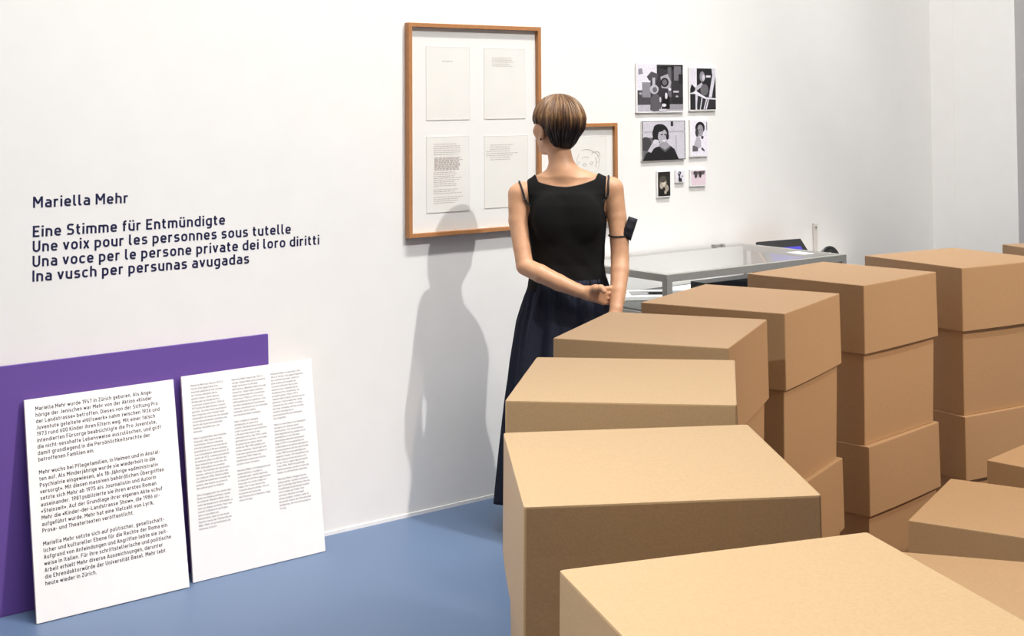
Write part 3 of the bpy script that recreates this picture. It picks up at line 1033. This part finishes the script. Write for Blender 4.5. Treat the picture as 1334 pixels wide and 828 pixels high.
flat_sheet('booklet', 'white open booklet with a grey picture inside the case near the arm', 'booklet', 4.02, 0.29, 0.8045, -0.60, 0.44, 0.21, 0.016, M['white_card'],
           [('printed_picture', (-0.14, -0.06), (0.13, 0.065), grey(.55)), ('figure_print', (-.06, -.05), (.05, .03), grey(.82))])
flat_sheet('album', 'black album with white pages near the front glass of the case', 'album', 4.36, 0.585, 0.8022, 0.0, 0.80, 0.095, 0.100, M['black'],
           [('white_page', (-0.05, -0.044), (0.34, -0.034), M['white_card']), ('white_page', (0.12, -0.02), (0.36, 0.035), M['white_card'])])
flat_sheet('booklet', 'small yellow booklet inside the case behind the corner post', 'booklet', 3.86, 0.585, 0.8022, 0.1, 0.15, 0.08, 0.016, mat('yellow_paper', srgb(225, 205, 120), 0.6))
flat_sheet('reflection_patch', 'small white patch on the glass case top, standing for a reflection', 'card', 4.68, 0.51, VT + .0012, -0.1, 0.07, 0.11, 0.0012, M['white_card'])  # flat white patch put on the glass in place of a bright reflection

flat_sheet('fill_sheet', 'large added white sheet, brightening the back of the case', 'fill sheet', 4.45, 0.19, 0.8022, 0.0, 0.46, 0.22, 0.002, M['white_card'])  # white sheet added so the glass top looks paler

# plinth with tablet and headphones next to the case
pl = empty('plinth', 'low white plinth behind the case carrying the tablet', 'plinth', W(5.21, 0.24, 0), YAW)
link('body', box_mesh('body', (-0.38, -0.22, 0), (0.38, 0.22, 0.800), .002), M['plinth'], pl)
tb = empty('tablet', 'black tilted tablet with a lit blue screen on wooden wedge', 'tablet', W(4.955, 0.16, 0.8005), YAW - 0.12)
bm = bmesh.new()
prof_ = [(-0.085, 0.0), (0.075, 0.0), (0.085, 0.140), (0.055, 0.150), (-0.085, 0.012)]
vl = [bm.verts.new((-0.145, y, z)) for y, z in prof_]
vr = [bm.verts.new((0.145, y, z)) for y, z in prof_]
bm.faces.new(vl); bm.faces.new(vr[::-1])
for i in range(5):
    bm.faces.new((vl[i], vl[(i + 1) % 5], vr[(i + 1) % 5], vr[i]))
link('wooden_stand', bm_mesh('wooden_stand', bm), M['wood'], tb)
sl = Vector((0, 0.140, 0.138)).normalized()
nv = Vector((0, -sl.z, sl.y))


def tilt_box(name, x0, x1, s0, s1, t0, t1, m):
    bm = bmesh.new()
    add_box(bm, (x0, s0, t0), (x1, s1, t1), 0.0008)
    for v in bm.verts:
        x, s_, t = v.co
        v.co = Vector((x, -0.085, 0.012)) + sl * s_ + nv * t
    return link(name, bm_mesh(name, bm), m, tb)


tilt_box('housing', -0.13, 0.15, 0.0, 0.212, 0.0005, 0.014, M['black'])
tilt_box('screen', -0.10, 0.12, 0.045, 0.165, 0.0142, 0.0150, M['screen_blue'])
hp = empty('headphones', 'black headphones standing on the plinth right of the tablet', 'headphones', W(5.245, 0.19, 0.8005), YAW)
bm = bmesh.new()
tube(bm, [(0.072 * math.cos(t), 0.0, 0.036 + 0.078 * math.sin(t)) for t in [math.pi * i / 20 for i in range(21)]], 0.010, 8, flat=1.6)
link('headband', bm_mesh('headband', bm), M['black'], hp)
for sx in (-1, 1):
    bm = bmesh.new()
    tube(bm, [(sx * x, 0, 0.036) for x in (0.048, 0.052, 0.066, 0.078, 0.082)], [0.026, 0.034, 0.036, 0.032, 0.022], 20)
    link('ear_cup', bm_mesh('ear_cup', bm), M['black'], hp)
cc = empty('cable_cover', 'thin off-white vertical strip on the wall above the headphones', 'cable cover', W(5.352, 0.0, 0.801), YAW)
link('strip', box_mesh('strip', (-0.014, -0.012, 0), (0.014, -0.0005, 0.225), .003), M['beige'], cc)
bm = bmesh.new()
tube(bm, [(0, -0.0125, 0.203), (0, -0.0145, 0.203)], 0.006, 14)
link('screw', bm_mesh('screw', bm), M['metal'], cc)

# ------------------------------------------------------------------ the visitor
# signed-distance modelling on a grid, meshed with surface nets
VX = 0.004
LO = np.array([-0.34, -0.32, -0.02])
N3 = np.array([172, 172, 436])
AX = [LO[i] + VX * np.arange(N3[i]) for i in range(3)]


def sub(lo, hi):
    i0 = np.clip(np.floor((np.array(lo) - LO) / VX).astype(int), 0, N3)
    i1 = np.clip(np.ceil((np.array(hi) - LO) / VX).astype(int) + 1, 0, N3)
    sl_ = tuple(slice(a, b) for a, b in zip(i0, i1))
    X, Y, Z = np.meshgrid(AX[0][sl_[0]], AX[1][sl_[1]], AX[2][sl_[2]], indexing='ij', sparse=True)
    return sl_, X, Y, Z


def smin(a, b, k):
    h = np.maximum(k - np.abs(a - b), 0) / k
    return np.minimum(a, b) - h * h * k * 0.25


PADB = 0.03


def new_field():
    return np.full(tuple(N3), 0.2, np.float32)


def cone(F, a, b, ra, rb, k=0.01):
    a, b = np.array(a, float), np.array(b, float)
    rr = max(ra, rb) + PADB + k
    s_, X, Y, Z = sub(np.minimum(a, b) - rr, np.maximum(a, b) + rr)
    d = b - a
    t = np.clip(((X - a[0]) * d[0] + (Y - a[1]) * d[1] + (Z - a[2]) * d[2]) / max(d @ d, 1e-9), 0, 1)
    q = np.sqrt((X - a[0] - t * d[0]) ** 2 + (Y - a[1] - t * d[1]) ** 2 + (Z - a[2] - t * d[2]) ** 2) - (ra + (rb - ra) * t)
    F[s_] = smin(F[s_], q, k)


def chain(F, pts, k=0.01):
    for (p, r), (q, s_) in zip(pts, pts[1:]):
        cone(F, p, q, r, s_, k)


def ellip(F, c, axes, rad, k=0.01, cut=False):
    """axes: 3 orthonormal row vectors"""
    c, axes, rad = np.array(c), np.array(axes), np.array(rad)
    rr = max(rad) + PADB + k
    s_, X, Y, Z = sub(c - rr, c + rr)
    l = [((X - c[0]) * e[0] + (Y - c[1]) * e[1] + (Z - c[2]) * e[2]) for e in axes]
    k0 = np.sqrt(sum((v / r) ** 2 for v, r in zip(l, rad)))
    k1 = np.sqrt(sum((v / r ** 2) ** 2 for v, r in zip(l, rad))) + 1e-9
    q = k0 * (k0 - 1) / k1
    F[s_] = -smin(-F[s_], q, k) if cut else smin(F[s_], q, k)


def surface_nets(F):
    ins = F < 0
    # cells with mixed corners
    cs = [ins[i:N3[0] - 1 + i, j:N3[1] - 1 + j, k:N3[2] - 1 + k] for i in (0, 1) for j in (0, 1) for k in (0, 1)]
    cnt = np.zeros(cs[0].shape, np.int8)
    for c in cs: cnt += c
    I, J, K = np.nonzero((cnt > 0) & (cnt < 8))
    idx = -np.ones(cnt.shape, np.int64)
    idx[I, J, K] = np.arange(len(I))
    acc = np.zeros((len(I), 3))
    num = np.zeros(len(I))
    cor = [(i, j, k) for i in (0, 1) for j in (0, 1) for k in (0, 1)]
    for a in cor:
        for ax in range(3):
            if a[ax] == 0:
                b = list(a); b[ax] = 1
                fa = F[I + a[0], J + a[1], K + a[2]]
                fb = F[I + b[0], J + b[1], K + b[2]]
                mk = (fa < 0) != (fb < 0)
                t = np.where(mk, fa / np.where(mk, fa - fb, 1), 0)
                p = np.zeros((len(I), 3))
                for d in range(3): p[:, d] = a[d]
                p[:, ax] += t
                acc[mk] += p[mk]
                num[mk] += 1
    V = (np.stack([I, J, K], 1) + acc / num[:, None]) * VX + LO
    quads = []
    for ax in range(3):
        o1, o2 = [(1, 2), (2, 0), (0, 1)][ax]
        sa = [slice(None)] * 3; sb = [slice(None)] * 3
        sa[ax] = slice(0, -1); sb[ax] = slice(1, None)
        A_, B_ = ins[tuple(sa)], ins[tuple(sb)]
        P = np.argwhere(A_ != B_)
        ok = (P[:, o1] > 0) & (P[:, o2] > 0) & (P[:, o1] < N3[o1] - 1) & (P[:, o2] < N3[o2] - 1)
        P = P[ok]
        flip = ~A_[tuple(P.T)]
        def at(d1, d2):
            Q = P.copy(); Q[:, o1] += d1; Q[:, o2] += d2
            return idx[tuple(Q.T)]
        q = np.stack([at(-1, -1), at(0, -1), at(0, 0), at(-1, 0)], 1)
        q[flip] = q[flip][:, ::-1]
        quads.append(q)
    return V, np.concatenate(quads)


def nets_mesh(name, F, relax=1):
    V, Q = surface_nets(F)
    for _ in range(relax):
        s_ = np.zeros_like(V); n_ = np.zeros(len(V))
        for a, b in ((0, 1), (1, 2), (2, 3), (3, 0)):
            for p, q in ((a, b), (b, a)):
                np.add.at(s_, Q[:, p], V[Q[:, q]])
                np.add.at(n_, Q[:, p], 1)
        V = V * 0.5 + 0.5 * s_ / n_[:, None]
    me = bpy.data.meshes.new(name)
    me.vertices.add(len(V)); me.vertices.foreach_set('co', V.ravel())
    me.loops.add(Q.size); me.loops.foreach_set('vertex_index', Q.ravel().astype(np.int32))
    me.polygons.add(len(Q))
    me.polygons.foreach_set('loop_start', (np.arange(len(Q)) * 4).astype(np.int32))
    me.update(calc_edges=True)
    me.validate()
    return me


person = empty('person', 'person seen from behind in black tank top and long navy skirt, hands clasped', 'person', (0.009, 5.30, 0.0))

# torso as a stack of rounded sections: z, half width, half depth, centre x, centre y
TZ = [0.78, 0.86, 0.92, 0.97, 1.03, 1.10, 1.19, 1.26, 1.305, 1.335, 1.36]
TA = [.140, .145, .150, .146, .139, .141, .149, .150, .149, .136, .105]
TB = [.085, .090, .092, .092, .091, .097, .105, .101, .089, .070, .055]
TY = [.004, .004, .004, .006, .010, .010, .006, .002, .000, .000, .000]
T = new_field()
s_, X, Y, Z = sub((-0.34, -0.32, 0.74), (0.34, 0.32, 1.40))
zz = np.clip(AX[2][s_[2]], TZ[0], TZ[-1])
a_ = np.interp(zz, TZ, TA)[None, None]; bb = np.interp(zz, TZ, TB)[None, None]; cyy = np.interp(zz, TZ, TY)[None, None]
ker = np.ones(9) / 9
PW = 2.3
fx, fy = np.abs(X - 0.004) / a_, np.abs(Y - cyy) / bb
f = (fx ** PW + fy ** PW) ** (1 / PW) + 1e-6
g = np.sqrt((f ** (1 - PW) * fx ** (PW - 1) / a_) ** 2 + (f ** (1 - PW) * fy ** (PW - 1) / bb) ** 2) + 1e-6
d = (f - 1) / g
d = np.clip(d, -0.2, 0.2)
capz = np.maximum(Z - TZ[-1], TZ[0] - Z)
T[s_] = np.maximum(d, capz)
# trapezius, neck
for sx, shx, shz in ((-1, -0.152, 1.309), (1, 0.158, 1.325)):
    cone(T, (-0.012, -0.012, 1.383), (shx, -0.005, shz), 0.044, 0.034, 0.03)
cone(T, (-0.006, -0.012, 1.36), (-0.030, 0.004, 1.49), 0.050, 0.046, 0.025)
# shoulder blades and spine
for sx in (-1, 1):
    ellip(T, (0.004 + sx * 0.075, -0.080, 1.215), np.eye(3), (0.045, 0.022, 0.07), 0.03)
torso_only = T.copy()

# head
PH = math.radians(35)
HC3 = np.array([-0.031, 0.018, 1.575])
HF = np.array([-math.sin(PH), math.cos(PH), 0]); HL = np.array([-math.cos(PH), -math.sin(PH), 0]); HU = np.array([0, 0, 1.0])
HAX = np.stack([HL, HF, HU])


def H(l, f_, u):
    return HC3 + HL * l + HF * f_ + HU * u


ellip(T, H(0, -0.010, 0.014), HAX, (0.074, 0.092, 0.088), 0.02)
ellip(T, H(0, 0.050, -0.032), HAX, (0.061, 0.050, 0.078), 0.03)
for sx in (-1, 1):
    cone(T, H(sx * 0.054, 0.005, -0.062), H(sx * 0.012, 0.078, -0.100), 0.017, 0.016, 0.03)
    ellip(T, H(sx * 0.044, 0.064, -0.030), HAX, (0.024, 0.022, 0.022), 0.02)       # cheek
    cone(T, H(sx * 0.006, 0.090, 0.014), H(sx * 0.042, 0.078, 0.014), 0.010, 0.010, 0.015)  # brow
    ellip(T, H(sx * 0.030, 0.104, -0.006), HAX, (0.016, 0.014, 0.011), 0.012, cut=True)
    # ear
    ellip(T, H(sx * 0.080, -0.006, -0.034), np.stack([HL * 0.85 - sx * HF * 0.53, HF * 0.85 + sx * HL * 0.53, HU]) if False else HAX, (0.009, 0.018, 0.030), 0.006)
    ellip(T, H(sx * 0.087, -0.002, -0.030), HAX, (0.005, 0.010, 0.017), 0.004, cut=True)
cone(T, H(0, 0.094, 0.004), H(0, 0.116, -0.034), 0.008, 0.011, 0.012)
for sx in (-1, 1):
    cone(T, H(0, 0.104, -0.036), H(sx * 0.012, 0.098, -0.038), 0.008, 0.008, 0.006)
cone(T, H(-0.018, 0.092, -0.066), H(0.018, 0.092, -0.066), 0.006, 0.006, 0.006)
cone(T, H(-0.016, 0.091, -0.076), H(0.016, 0.091, -0.076), 0.007, 0.007, 0.006)
cone(T, H(-0.006, 0.084, -0.104), H(0.006, 0.084, -0.104), 0.014, 0.014, 0.02)

# legs and feet (under the skirt)
for sx in (-1, 1):
    chain(T, [((sx * .075, 0.004, .80), .068), ((sx * .088, 0.008, .47), .056), ((sx * .088, -0.012, .35), .054), ((sx * .088, -0.012, .09), .034)], 0.03)
    cone(T, (sx * .088, -0.035, .05), (sx * .10, 0.12, .032), .032, .026, 0.02)


# arms, each in a field of its own, joined to the body only at the shoulder
def join_arm(F, sh):
    k = 0.055 * np.exp(-(((AX[0][:, None, None] - sh[0]) ** 2 + (AX[1][None, :, None] - sh[1]) ** 2 + (AX[2][None, None] - sh[2]) ** 2) / 0.085 ** 2)) + 0.002
    return smin(T, F, k.astype(np.float32))


LA = new_field()
chain(LA, [((-.185, -.002, 1.300), .042), ((-.187, -.030, 1.20), .0365), ((-.172, -.066, 1.10), .033), ((-.160, -.092, 1.036), .0335)], 0.006)
chain(LA, [((-.158, -.094, 1.030), .0335), ((-.100, -.130, 1.008), .0345), ((-.030, -.148, .976), .0315), ((.040, -.160, .948), .0255), ((.072, -.164, .938), .0235)], 0.006)
kn = [((.136, -.156, .951), .0115), ((.143, -.152, .935), .012), ((.144, -.150, .917), .0115), ((.139, -.152, .900), .0105)]
wr_ = [(.078, -.166, .947), (.078, -.163, .941), (.078, -.163, .934), (.078, -.164, .928)]
for (p, r), q in zip(kn, wr_):
    cone(LA, q, p, .017, r, 0.012)
fin = [[(.168, -.141, .953), (.192, -.139, .949), (.206, -.150, .947)],
       [(.176, -.139, .934), (.203, -.138, .928), (.217, -.153, .925)],
       [(.176, -.138, .914), (.202, -.138, .907), (.216, -.155, .904)],
       [(.167, -.139, .897), (.189, -.138, .889), (.202, -.150, .886)]]
for (p, r), fp in zip(kn, fin):
    chain(LA, [(p, r * .92), (fp[0], .0088), (fp[1], .0080), (fp[2], .0072)], 0.004)
chain(LA, [((.084, -.172, .950), .015), ((.108, -.184, .958), .0135), ((.130, -.190, .960), .0115), ((.140, -.197, .948), .0098)], 0.008)
T = join_arm(LA, (-.185, 0, 1.300))
RA = new_field()
chain(RA, [((.184, -.002, 1.318), .042), ((.198, -.020, 1.21), .037), ((.206, -.042, 1.12), .036), ((.207, -.056, 1.06), .035)], 0.006)
chain(RA, [((.207, -.056, 1.056), .035), ((.205, -.085, 1.01), .0355), ((.196, -.135, .94), .030), ((.186, -.178, .880), .0245), ((.182, -.188, .862), .024)], 0.006)
for i, (xo, yo, r, L_) in enumerate(((-.020, -.012, .0085, .070), (-.007, -.004, .0088, .080), (.007, .002, .0085, .074), (.019, .006, .0075, .058))):
    k1 = (.176 + xo, -.196 + yo, .785)
    cone(RA, (.181 + xo * .5, -.190 + yo * .5, .858), k1, .015, .0115, 0.012)
    chain(RA, [(k1, .0105), ((k1[0] - .002, k1[1] + .006, .785 - L_ * .5), r), ((k1[0] - .004, k1[1] + .022, .785 - L_ * .85), r * .92), ((k1[0] - .005, k1[1] + .036, .785 - L_ * 1.05), r * .85)], 0.004)
chain(RA, [((.168, -.202, .845), .014), ((.150, -.212, .812), .0125), ((.146, -.208, .782), .0105), ((.148, -.200, .760), .009)], 0.008)
T = join_arm(RA, (.184, 0, 1.318))
link('body', nets_mesh('body', T, 1), M['skin'], person, True)
LAm, RAm = LA, RA

# tank top: the torso a little thicker, cut at neckline, armholes and hem
G = torso_only - 0.0065
Xg, Yg, Zg = [v.astype(np.float32) for v in (AX[0][:, None, None], AX[1][None, :, None], AX[2][None, None, :])]
xc = Xg - 0.004
ax_ = np.abs(xc)
slope = 0.07 * xc
back = 1.333 + 1.5 * ax_ ** 2 + 0.08 * np.maximum(xc, 0)
front = 1.255 + 0.045 * (ax_ / 0.1) ** 2
sw = np.clip((Yg + 0.03) / 0.07, 0, 1)
zn = back * (1 - sw) + front * sw + np.clip((ax_ - 0.108) / 0.03, 0, 1) ** 2 * 0.14
G = np.maximum(G, (Zg - zn) * 0.8)
xb = np.interp(AX[2], [1.10, 1.17, 1.20, 1.215, 1.24, 1.30, 1.40], [.30, .30, .20, .152, .144, .150, .160])[None, None, :].astype(np.float32)
G = np.maximum(G, (ax_ - xb) * 0.7)
hem = 0.926 + 0.006 * np.sin(Xg * 30)
G = np.maximum(G, hem - Zg)
wob = 0.0022 * np.sin(Xg * 55 + Zg * 30) * np.sin(Zg * 42 + Xg * 20) * np.clip((1.12 - Zg) / 0.1, 0, 1)
G = G + wob.astype(np.float32)
link('tank_top', nets_mesh('tank_top', G.astype(np.float32), 1), M['tank'], person, True)

# skirt: gathered waist, folds widening to the hem
ZS = [0.975, 0.955, 0.90, 0.80, 0.65, 0.506, 0.30, 0.115]
SA = [.150, .155, .178, .210, .234, .251, .268, .283]
SB = [.104, .108, .126, .150, .172, .190, .210, .228]
NA, NZ = 240, 60
rng = np.random.default_rng(3)
ph = rng.uniform(0, 6.28, 8)
vs, fs, uvl = [], [], []


def skirt_pt(z, th, off=0.0):
    a = np.interp(z, ZS[::-1], SA[::-1]) - off
    b = np.interp(z, ZS[::-1], SB[::-1]) - off
    t = (0.975 - z) / 0.86
    fold = (0.012 + 0.020 * t) * (0.55 * math.cos(11 * th + ph[0] + 0.8 * t) + 0.45 * math.cos(17 * th + ph[1] - 0.5 * t)) + 0.006 * math.cos(5 * th + ph[2])
    gath = 0.0032 * math.exp(-t * 6) * math.cos(46 * th + ph[3]) + 0.0015 * math.cos(31 * th + ph[4] + 6 * t)
    k = min(1, t * 6 + 0.15)
    r = fold * k + gath - 0.012 * k
    return ((a + r) * math.cos(th) + 0.006, (b + r) * math.sin(th) + 0.002, z)


for inner in (0, 1):
    for i in range(NZ + 1):
        z = 0.975 - 0.86 * i / NZ
        for k in range(NA):
            vs.append(skirt_pt(z, 2 * math.pi * k / NA, 0.003 * inner))
ofs = (NZ + 1) * NA
for i in range(NZ):
    for k in range(NA):
        k2 = (k + 1) % NA
        a, b, c, d_ = i * NA + k, i * NA + k2, (i + 1) * NA + k2, (i + 1) * NA + k
        fs.append((d_, c, b, a))
        fs.append((ofs + a, ofs + b, ofs + c, ofs + d_))
for k in range(NA):
    k2 = (k + 1) % NA
    fs.append((k, k2, ofs + k2, ofs + k))
    e = NZ * NA
    fs.append((e + k2, e + k, ofs + e + k, ofs + e + k2))
link('skirt', mesh('skirt', vs, fs), M['skirt'], person, True)

# bra straps over both shoulders: follow the body surface
def fval(F, p):
    i = np.clip(((np.array(p) - LO) / VX), 0, N3 - 2)
    i0 = i.astype(int); w = i - i0
    v = 0
    for a in (0, 1):
        for b in (0, 1):
            for c in (0, 1):
                v += F[i0[0] + a, i0[1] + b, i0[2] + c] * (w[0] if a else 1 - w[0]) * (w[1] if b else 1 - w[1]) * (w[2] if c else 1 - w[2])
    return v


def snap(F, p, off):
    p = np.array(p, float)
    for _ in range(12):
        v = fval(F, p) - off
        g_ = np.array([fval(F, p + e) - fval(F, p - e) for e in np.eye(3) * 0.004]) / 0.008
        p = p - g_ * v / max(g_ @ g_, 0.2)
    return p


def strap(pts):
    P = [np.array(p, float) for p in pts]
    out = []
    for a, b in zip(P, P[1:]):
        for i in range(6):
            out.append(snap(T, a + (b - a) * i / 6, 0.0025))
    out.append(snap(T, P[-1], 0.0025))
    bm = bmesh.new()
    tube(bm, [tuple(p) for p in out], 0.0042, 8)
    o = link('bra_strap', bm_mesh('bra_strap', bm), M['strap'], person, True)
    bm = bmesh.new()
    c = Vector(out[4])
    tube(bm, [c + Vector((0.006 * math.cos(t), -0.002, 0.006 * math.sin(t))) for t in [i * math.pi / 6 for i in range(12)]], 0.0012, 6, True)
    link('strap_ring', bm_mesh('strap_ring', bm), M['metal'], o, True)


strap([(-.150, -.085, 1.258), (-.164, -.055, 1.306), (-.180, -.02, 1.347), (-.182, .02, 1.340), (-.160, .07, 1.27)])
strap([(.158, -.085, 1.272), (.164, -.055, 1.312), (.168, -.02, 1.350), (.170, .02, 1.340), (.155, .07, 1.28)])

# face mask pushed up on the right upper arm: loop round the arm, folded mask hanging outside
mk = link('face_mask', box_mesh('face_mask_tmp', (0, 0, 0), (1, 1, 1)), None, person)
bm = bmesh.new()
cor = [(.243, 1.216), (.277, 1.205), (.249, 1.122), (.213, 1.143)]
nx, nz_ = 8, 12
front, backl = [], []
for i in range(nx + 1):
    fr_, bk_ = [], []
    for j in range(nz_ + 1):
        s1, t1 = i / nx, j / nz_
        top_ = Vector((cor[0][0] + (cor[1][0] - cor[0][0]) * s1, 0, cor[0][1] + (cor[1][1] - cor[0][1]) * s1))
        bot_ = Vector((cor[3][0] + (cor[2][0] - cor[3][0]) * s1, 0, cor[3][1] + (cor[2][1] - cor[3][1]) * s1))
        p = top_.lerp(bot_, t1)
        bl_ = 0.016 * (math.sin(math.pi * s1) ** .6) * (math.sin(math.pi * t1) ** .4) + 0.003
        pl_ = 0.0015 * math.sin(t1 * 5 * math.pi)
        fr_.append(bm.verts.new((p.x, -0.058 - bl_ - pl_, p.z)))
        bk_.append(bm.verts.new((p.x, -0.050 + bl_ * 0.5, p.z)))
    front.append(fr_); backl.append(bk_)
for i in range(nx):
    for j in range(nz_):
        bm.faces.new((front[i][j], front[i][j + 1], front[i + 1][j + 1], front[i + 1][j]))
        bm.faces.new((backl[i][j], backl[i + 1][j], backl[i + 1][j + 1], backl[i][j + 1]))
for i in range(nx):
    for j in (0, nz_):
        bm.faces.new((front[i][j], front[i + 1][j], backl[i + 1][j], backl[i][j]))
for j in range(nz_):
    for i in (0, nx):
        bm.faces.new((front[i][j], front[i][j + 1], backl[i][j + 1], backl[i][j]))
old = mk.data
mk.data = bm_mesh('face_mask', bm)
mk.data.materials.append(M['mask'])
mk.data.polygons.foreach_set('use_smooth', [True] * len(mk.data.polygons))
bpy.data.meshes.remove(old)
mk.name = 'face_mask'
bm = bmesh.new()
loop = []
for i in range(28):
    t = 2 * math.pi * i / 28
    p = snap(RA, (.206 + .05 * math.cos(t), -.032 + .05 * math.sin(t), 1.142 + .002 * math.cos(t)), 0.002)
    loop.append(tuple(p))
tube(bm, loop, 0.0034, 6, True)
link('ear_loop', bm_mesh('ear_loop', bm), M['strap'], mk, True)

# earring and eyes
bm = bmesh.new()
bmesh.ops.create_uvsphere(bm, u_segments=12, v_segments=8, radius=0.0038, matrix=Matrix.Translation(Vector(H(0.087, -0.010, -0.060))))
link('earring', bm_mesh('earring', bm), M['black'], person, True)
for sx in (-1, 1):
    bm = bmesh.new()
    bmesh.ops.create_uvsphere(bm, u_segments=16, v_segments=10, radius=0.0118, matrix=Matrix.Translation(Vector(H(sx * 0.030, 0.083, -0.006))))
    e = link('eye', bm_mesh('eye', bm), M['eye'], person, True)
    bm = bmesh.new()
    bmesh.ops.create_uvsphere(bm, u_segments=12, v_segments=8, radius=0.0055, matrix=Matrix.Translation(Vector(H(sx * 0.030, 0.0905, -0.006))))
    link('iris', bm_mesh('iris', bm), M['black'], e, True)

# hair: short layered crop, long streaked top over a close nape
hair_mat = bpy.data.materials.new('streaked_hair')
hair_mat.use_nodes = True
nt = hair_mat.node_tree
bs = nt.nodes['Principled BSDF']
bs.inputs['Roughness'].default_value = 0.42
uvn = nt.nodes.new('ShaderNodeUVMap')
mp = nt.nodes.new('ShaderNodeMapping')
mp.inputs['Scale'].default_value = (28, 1.3, 1)
nz1 = nt.nodes.new('ShaderNodeTexNoise'); nz1.inputs['Scale'].default_value = 1.0; nz1.inputs['Detail'].default_value = 9; nz1.inputs['Roughness'].default_value = 0.78
nt.links.new(uvn.outputs[0], mp.inputs[0]); nt.links.new(mp.outputs[0], nz1.inputs['Vector'])
sep = nt.nodes.new('ShaderNodeSeparateXYZ'); nt.links.new(uvn.outputs[0], sep.inputs[0])
mr = nt.nodes.new('ShaderNodeMapRange')
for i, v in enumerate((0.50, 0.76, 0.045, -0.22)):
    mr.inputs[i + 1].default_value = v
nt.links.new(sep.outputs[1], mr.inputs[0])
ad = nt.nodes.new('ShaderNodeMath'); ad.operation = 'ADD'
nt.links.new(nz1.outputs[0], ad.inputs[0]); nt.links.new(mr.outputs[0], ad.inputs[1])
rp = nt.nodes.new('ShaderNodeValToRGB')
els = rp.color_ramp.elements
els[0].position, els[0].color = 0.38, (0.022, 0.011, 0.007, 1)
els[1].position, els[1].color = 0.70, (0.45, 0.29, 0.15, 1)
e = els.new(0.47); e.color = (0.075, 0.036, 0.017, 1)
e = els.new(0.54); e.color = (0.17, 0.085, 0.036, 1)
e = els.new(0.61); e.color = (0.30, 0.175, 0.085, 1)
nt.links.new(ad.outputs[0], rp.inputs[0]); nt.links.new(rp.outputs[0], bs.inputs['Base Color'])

NT, NP = 760, 50
HR = np.random.default_rng(11)
def per_noise(n, seed):
    r = np.random.default_rng(seed)
    fr = r.integers(20, 120, n); pa = r.uniform(0, 6.28, n)
    return lambda t: sum(math.sin(f_ * t + p_) for f_, p_ in zip(fr, pa)) / n ** .5
n1, n2 = per_noise(9, 1), per_noise(9, 2)


def amax(th):
    """lower edge: th measured from the back of the head, towards the left ear positive"""
    a = abs(((th + math.pi) % (2 * math.pi)) - math.pi)
    deg = math.degrees(a)
    base = np.interp(deg, [0, 30, 55, 68, 76, 84, 100, 120, 150, 180], [153, 152, 147, 132, 108, 99, 96, 92, 89, 87])
    return math.radians(base)


verts, faces, uvs = [], [], []
for i in range(NP + 1):
    for k in range(NT):
        th = 2 * math.pi * k / NT
        mx_ = amax(th) + 0.030 * n2(th) + 0.02 * math.sin(131 * th) * math.sin(17 * th)
        s1 = i / NP
        al = max(0.0, s1) * mx_
        lay = 0.0
        # outer long layer ends in a soft step over the nape
        st = math.degrees(al)
        step = np.interp(st, [0, 85, 108, 122, 160], [0.0, 0.004, 0.003, -0.007, -0.006])
        rr = (0.0019 * n1(th + 0.05 * math.sin(4 * s1 + 3 * th)) + 0.0012 * math.sin(43 * th + 5 * s1) + 0.0010 * math.sin(97 * th - 4 * s1)) * min(1, st / 35)
        ru = 0.101 if al < math.pi / 2 else 0.132
        sa, ca = math.sin(al), math.cos(al)
        pinch = sa if al < math.pi / 2 else sa ** 1.05
        rl, rf = 0.093 + step + rr, 0.117 + step + rr
        lb = math.sin(th) * pinch * rl
        fb = -math.cos(th) * pinch * (rf if math.cos(th) > 0 else 0.112 + rr)
        verts.append(tuple(H(lb, fb - 0.008, 0.017 + ca * (ru + rr * .5))))
        uvs.append((k / NT, math.degrees(al) / 160))
for i in range(NP):
    for k in range(NT):
        k2 = (k + 1) % NT
        faces.append((i * NT + k, i * NT + k2, (i + 1) * NT + k2, (i + 1) * NT + k))
hm = mesh('hair', verts, faces)
uvly = hm.uv_layers.new(name='UVMap')
for poly in hm.polygons:
    us = [uvs[v][0] for v in poly.vertices]
    wrapu = max(us) - min(us) > 0.5
    for li, v in zip(poly.loop_indices, poly.vertices):
        u_, v_ = uvs[v]
        uvly.data[li].uv = (u_ + (1 if wrapu and u_ < 0.5 else 0), v_)
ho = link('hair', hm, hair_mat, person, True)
bm = bmesh.new()
bm.from_mesh(hm)
bmesh.ops.remove_doubles(bm, verts=bm.verts, dist=0.00002)
bmesh.ops.recalc_face_normals(bm, faces=bm.faces)
bm.to_mesh(hm)
bm.free()
so_ = ho.modifiers.new('thick', 'SOLIDIFY')
so_.thickness = 0.009
so_.offset = -1

# shoes
for sx in (-1, 1):
    bm = bmesh.new()
    pts = [(sx * .086, -.075, .036), (sx * .087, -.06, .036), (sx * .089, -.02, .034), (sx * .094, .06, .032), (sx * .099, .12, .029), (sx * .101, .15, .026), (sx * .102, .165, .022)]
    tube(bm, pts, [.012, .033, .038, .041, .040, .030, .012], 16, flat=0.78)
    for v in bm.verts:
        v.co.z = max(v.co.z, 0.001)
    link('shoe', bm_mesh('shoe', bm), M['shoe'], person, True)
